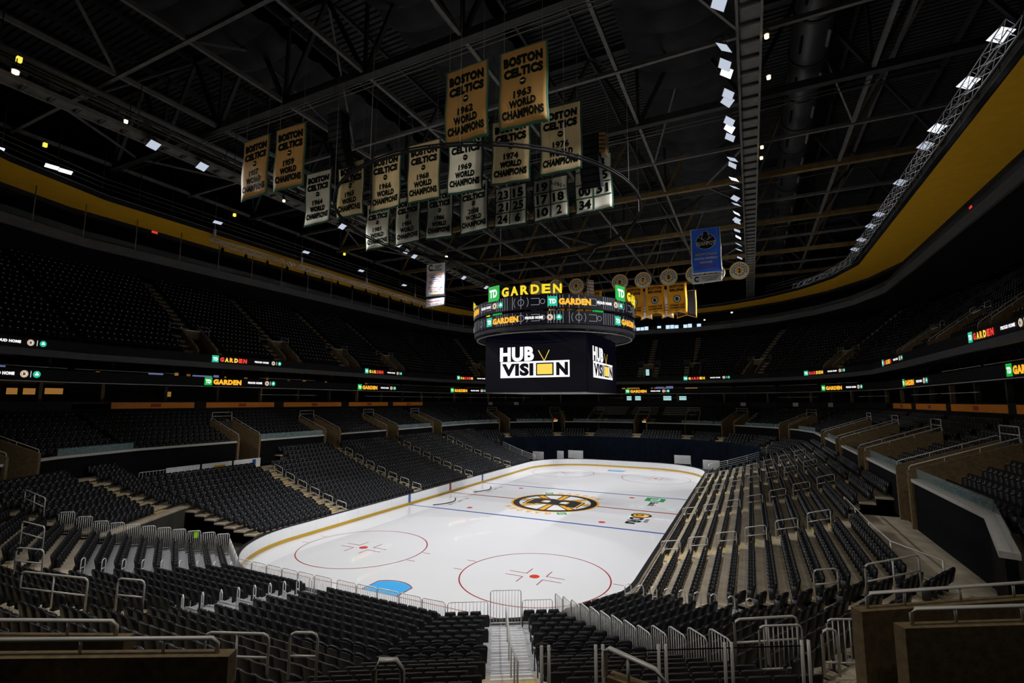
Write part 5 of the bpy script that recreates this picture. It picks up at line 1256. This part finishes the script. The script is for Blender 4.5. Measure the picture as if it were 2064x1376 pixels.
# suites: lamps and screens glowing behind the balconies
def sbox(name, th, d, s, z, dim, m, label, cat, group):
    c = fp(UPP, th, d, s, z); b = MB(); R = Matrix.Rotation(rad(th), 3, 'Z'); root = empty(name, c); b.box((0, 0, 0), dim, 0, R); b.build('lit_face', m, root)
    n = fr(UPP, th, d)[1]; b = MB(); b.box(n * (dim[0] / 2 + .03), (.05, dim[1] + .06, dim[2] + .06), 0, R); b.build('housing', M_BLACK, root); prop(root, label, cat, group)
rs = random.Random(4)
SN = {180: 'left', 0: 'right', 90: 'far'}
for th, srange in ((180, (30, -24)), (0, (-18, 24)), (90, (-9, 9))):
    c = 0; s = srange[0]; st = -1 if srange[1] < s else 1
    while (srange[1] - s) * st > 0:
        if rs.random() < .62:
            sbox('suite_lamp', th, 26.6, s, 13.0 + rs.uniform(.1, .5), (.1, rs.uniform(.25, .5), rs.uniform(.3, .6)), E_TUNG if rs.random() < .7 else E_TUNGB, 'dim amber wall lamp in the upper suites of the %s side, %s along' % (SN[th], nth(c)), 'wall lamp', 'amber lamps in the suites'); c += 1
        s += st * rs.uniform(1.2, 3.2)
for i, (th, s, z, w) in enumerate(((180, 28.6, 11.3, .9), (180, 29.8, 11.3, .7), (180, 26.9, 11.35, 1.3), (180, 17.0, 11.2, .8), (90, 4.5, 13.2, 3.8), (90, -1.5, 13.2, 3.2), (90, 9.5, 13.2, 2), (90, -8, 13.1, 2.4))):
    sbox('suite_lamp', th, 26.4, s, z, (.1, w, .55), E_TUNGB if i > 3 else E_TUNGB, 'warm lit panel inside a suite, ' + ('left edge, first', 'left edge, second', 'left edge, with a bright sign', 'left side beside a column', 'far end, widest', 'far end, second', 'far end, left one', 'far end, right one')[i], 'wall lamp', None)
for i, (th, s, z, w, h) in enumerate(((180, 31.5, 13.15, .7, .5), (180, 19.5, 13.2, 1.4, .35), (180, 14.6, 13.2, 2.2, .3), (180, 13.0, 13.2, .6, .5), (90, -2.0, 13.3, 1.6, .45), (90, -4.0, 13.4, 1.4, .5))):
    sbox('suite_screen', th, 24.2, s, z, (.06, w, h), E_TV, 'bluish lit screen in the suites, %s from the left' % nth(i), 'screen', None)
for i, (s, w, h) in enumerate(((-4.8, 1.0, .9), (-2.9, 1.2, .9), (3.2, 1.6, .9), (6.3, 1.4, .8))):
    sbox('suite_window', 90, 26.0, -s, 11.2, (.06, w, h), E_CYAN, 'pale cyan lit opening at the far end, %s' % nth(i), 'screen', None)
sbox('suite_window', 90, 24.3, .4, 16.6, (.06, .7, 1.3), E_CYAN, 'pale lit doorway in a far balcony entrance', 'screen', None)
# white counters of the far loge
for j in range(4, 9):
    c = fp(UPP, 90, LD0 + LR * j + .35, 0, LZ0 + LS * j + .75)
    for k, (x0, x1) in enumerate(((-14, -3.6), (-2.4, 2.4), (3.6, 10.5))):
        b = MB(); root = empty('loge_counter', (0, c.y, LZ0 + LS * j)); b.box(((x0 + x1) / 2, 0, .75), (x1 - x0, .4, .06)); b.build('top', M_LEDGE, root)
        b = MB(); b.box(((x0 + x1) / 2, .1, .37), (x1 - x0, .06, .7)); b.build('front', M_FASC, root); prop(root, 'white topped counter in the far loge, %s row, %s' % (nth(j - 4), ('left run', 'middle run', 'right run')[k]), 'counter', 'white counters in the far loge')
# section plates
for i, (th, s, txt) in enumerate(((180, 29.5, '10'), (150, -2, ''), (135, 0, ''), (60, 2, ''), (45, 0, ''), (30, 1, ''))):
    n = fr(UPP, th, DT)[1]; t = fr(UPP, th, DT)[2]; c = fp(UPP, th, DT - .06, s, 10.02); b = MB(); R = Matrix.Rotation(rad(th), 3, 'Z'); root = empty('section_plate', c); b.box((0, 0, 0), (.04, 1.0, .62), 0, R); b.build('plate', M_LEDGE, root)
    if txt: b = MB(); b.text(txt, -n * .03, -t, Z, .6, .42, 0, .04); b.build('number', M_BTEXT, root)
    prop(root, 'pale section plate on the suite wall, ' + ('reading 10 at left', 'first left of the scoreboard', 'second left of the scoreboard', 'first right of the far seats', 'second right of the far seats', 'third right of the far seats')[i], 'sign')
for i, (th, s, txt) in enumerate(((180, 22.0, '314'), (180, 10.9, '315'), (180, 0, '316'))):
    n = fr(UPP, th, 30)[1]; t = fr(UPP, th, 30)[2]; d = 33.9; c = fp(UPP, th, d, s, UZ0 + US * 16 + 1.6); root = empty('section_sign', c); b = MB(); R = Matrix.Rotation(rad(th), 3, 'Z'); b.box((0, 0, 0), (.05, 1.6, .7), 0, R); b.build('board', M_DARK, root)
    b = MB(); b.text(txt, -n * .04, -t, Z, 1.3, .5, 0, .03); b.build('number', M_BYEL, root); prop(root, 'dark section sign above the left balcony, %s from the left edge' % nth(i), 'sign')
for i, p in enumerate(((30, -31.0, -24, 26.3), (0, 36.2, 2, 26.5), (0, 38.5, -4, 27.0))):
    x, y, z = (p[1], p[2], p[3]); b = MB(); b.box((0, 0, 0), (.06, .5, .2)); b.box((.05 if x > 0 else -.05, 0, 0), (.06, .56, .26), 1); o = b.build('exit_sign', [E_EXIT, M_BLACK]); o.location = (x, y, z); prop(o, 'small red exit light ' + ('under the left press ring', 'high on the right balcony', 'second one high on the right balcony')[i], 'exit sign')
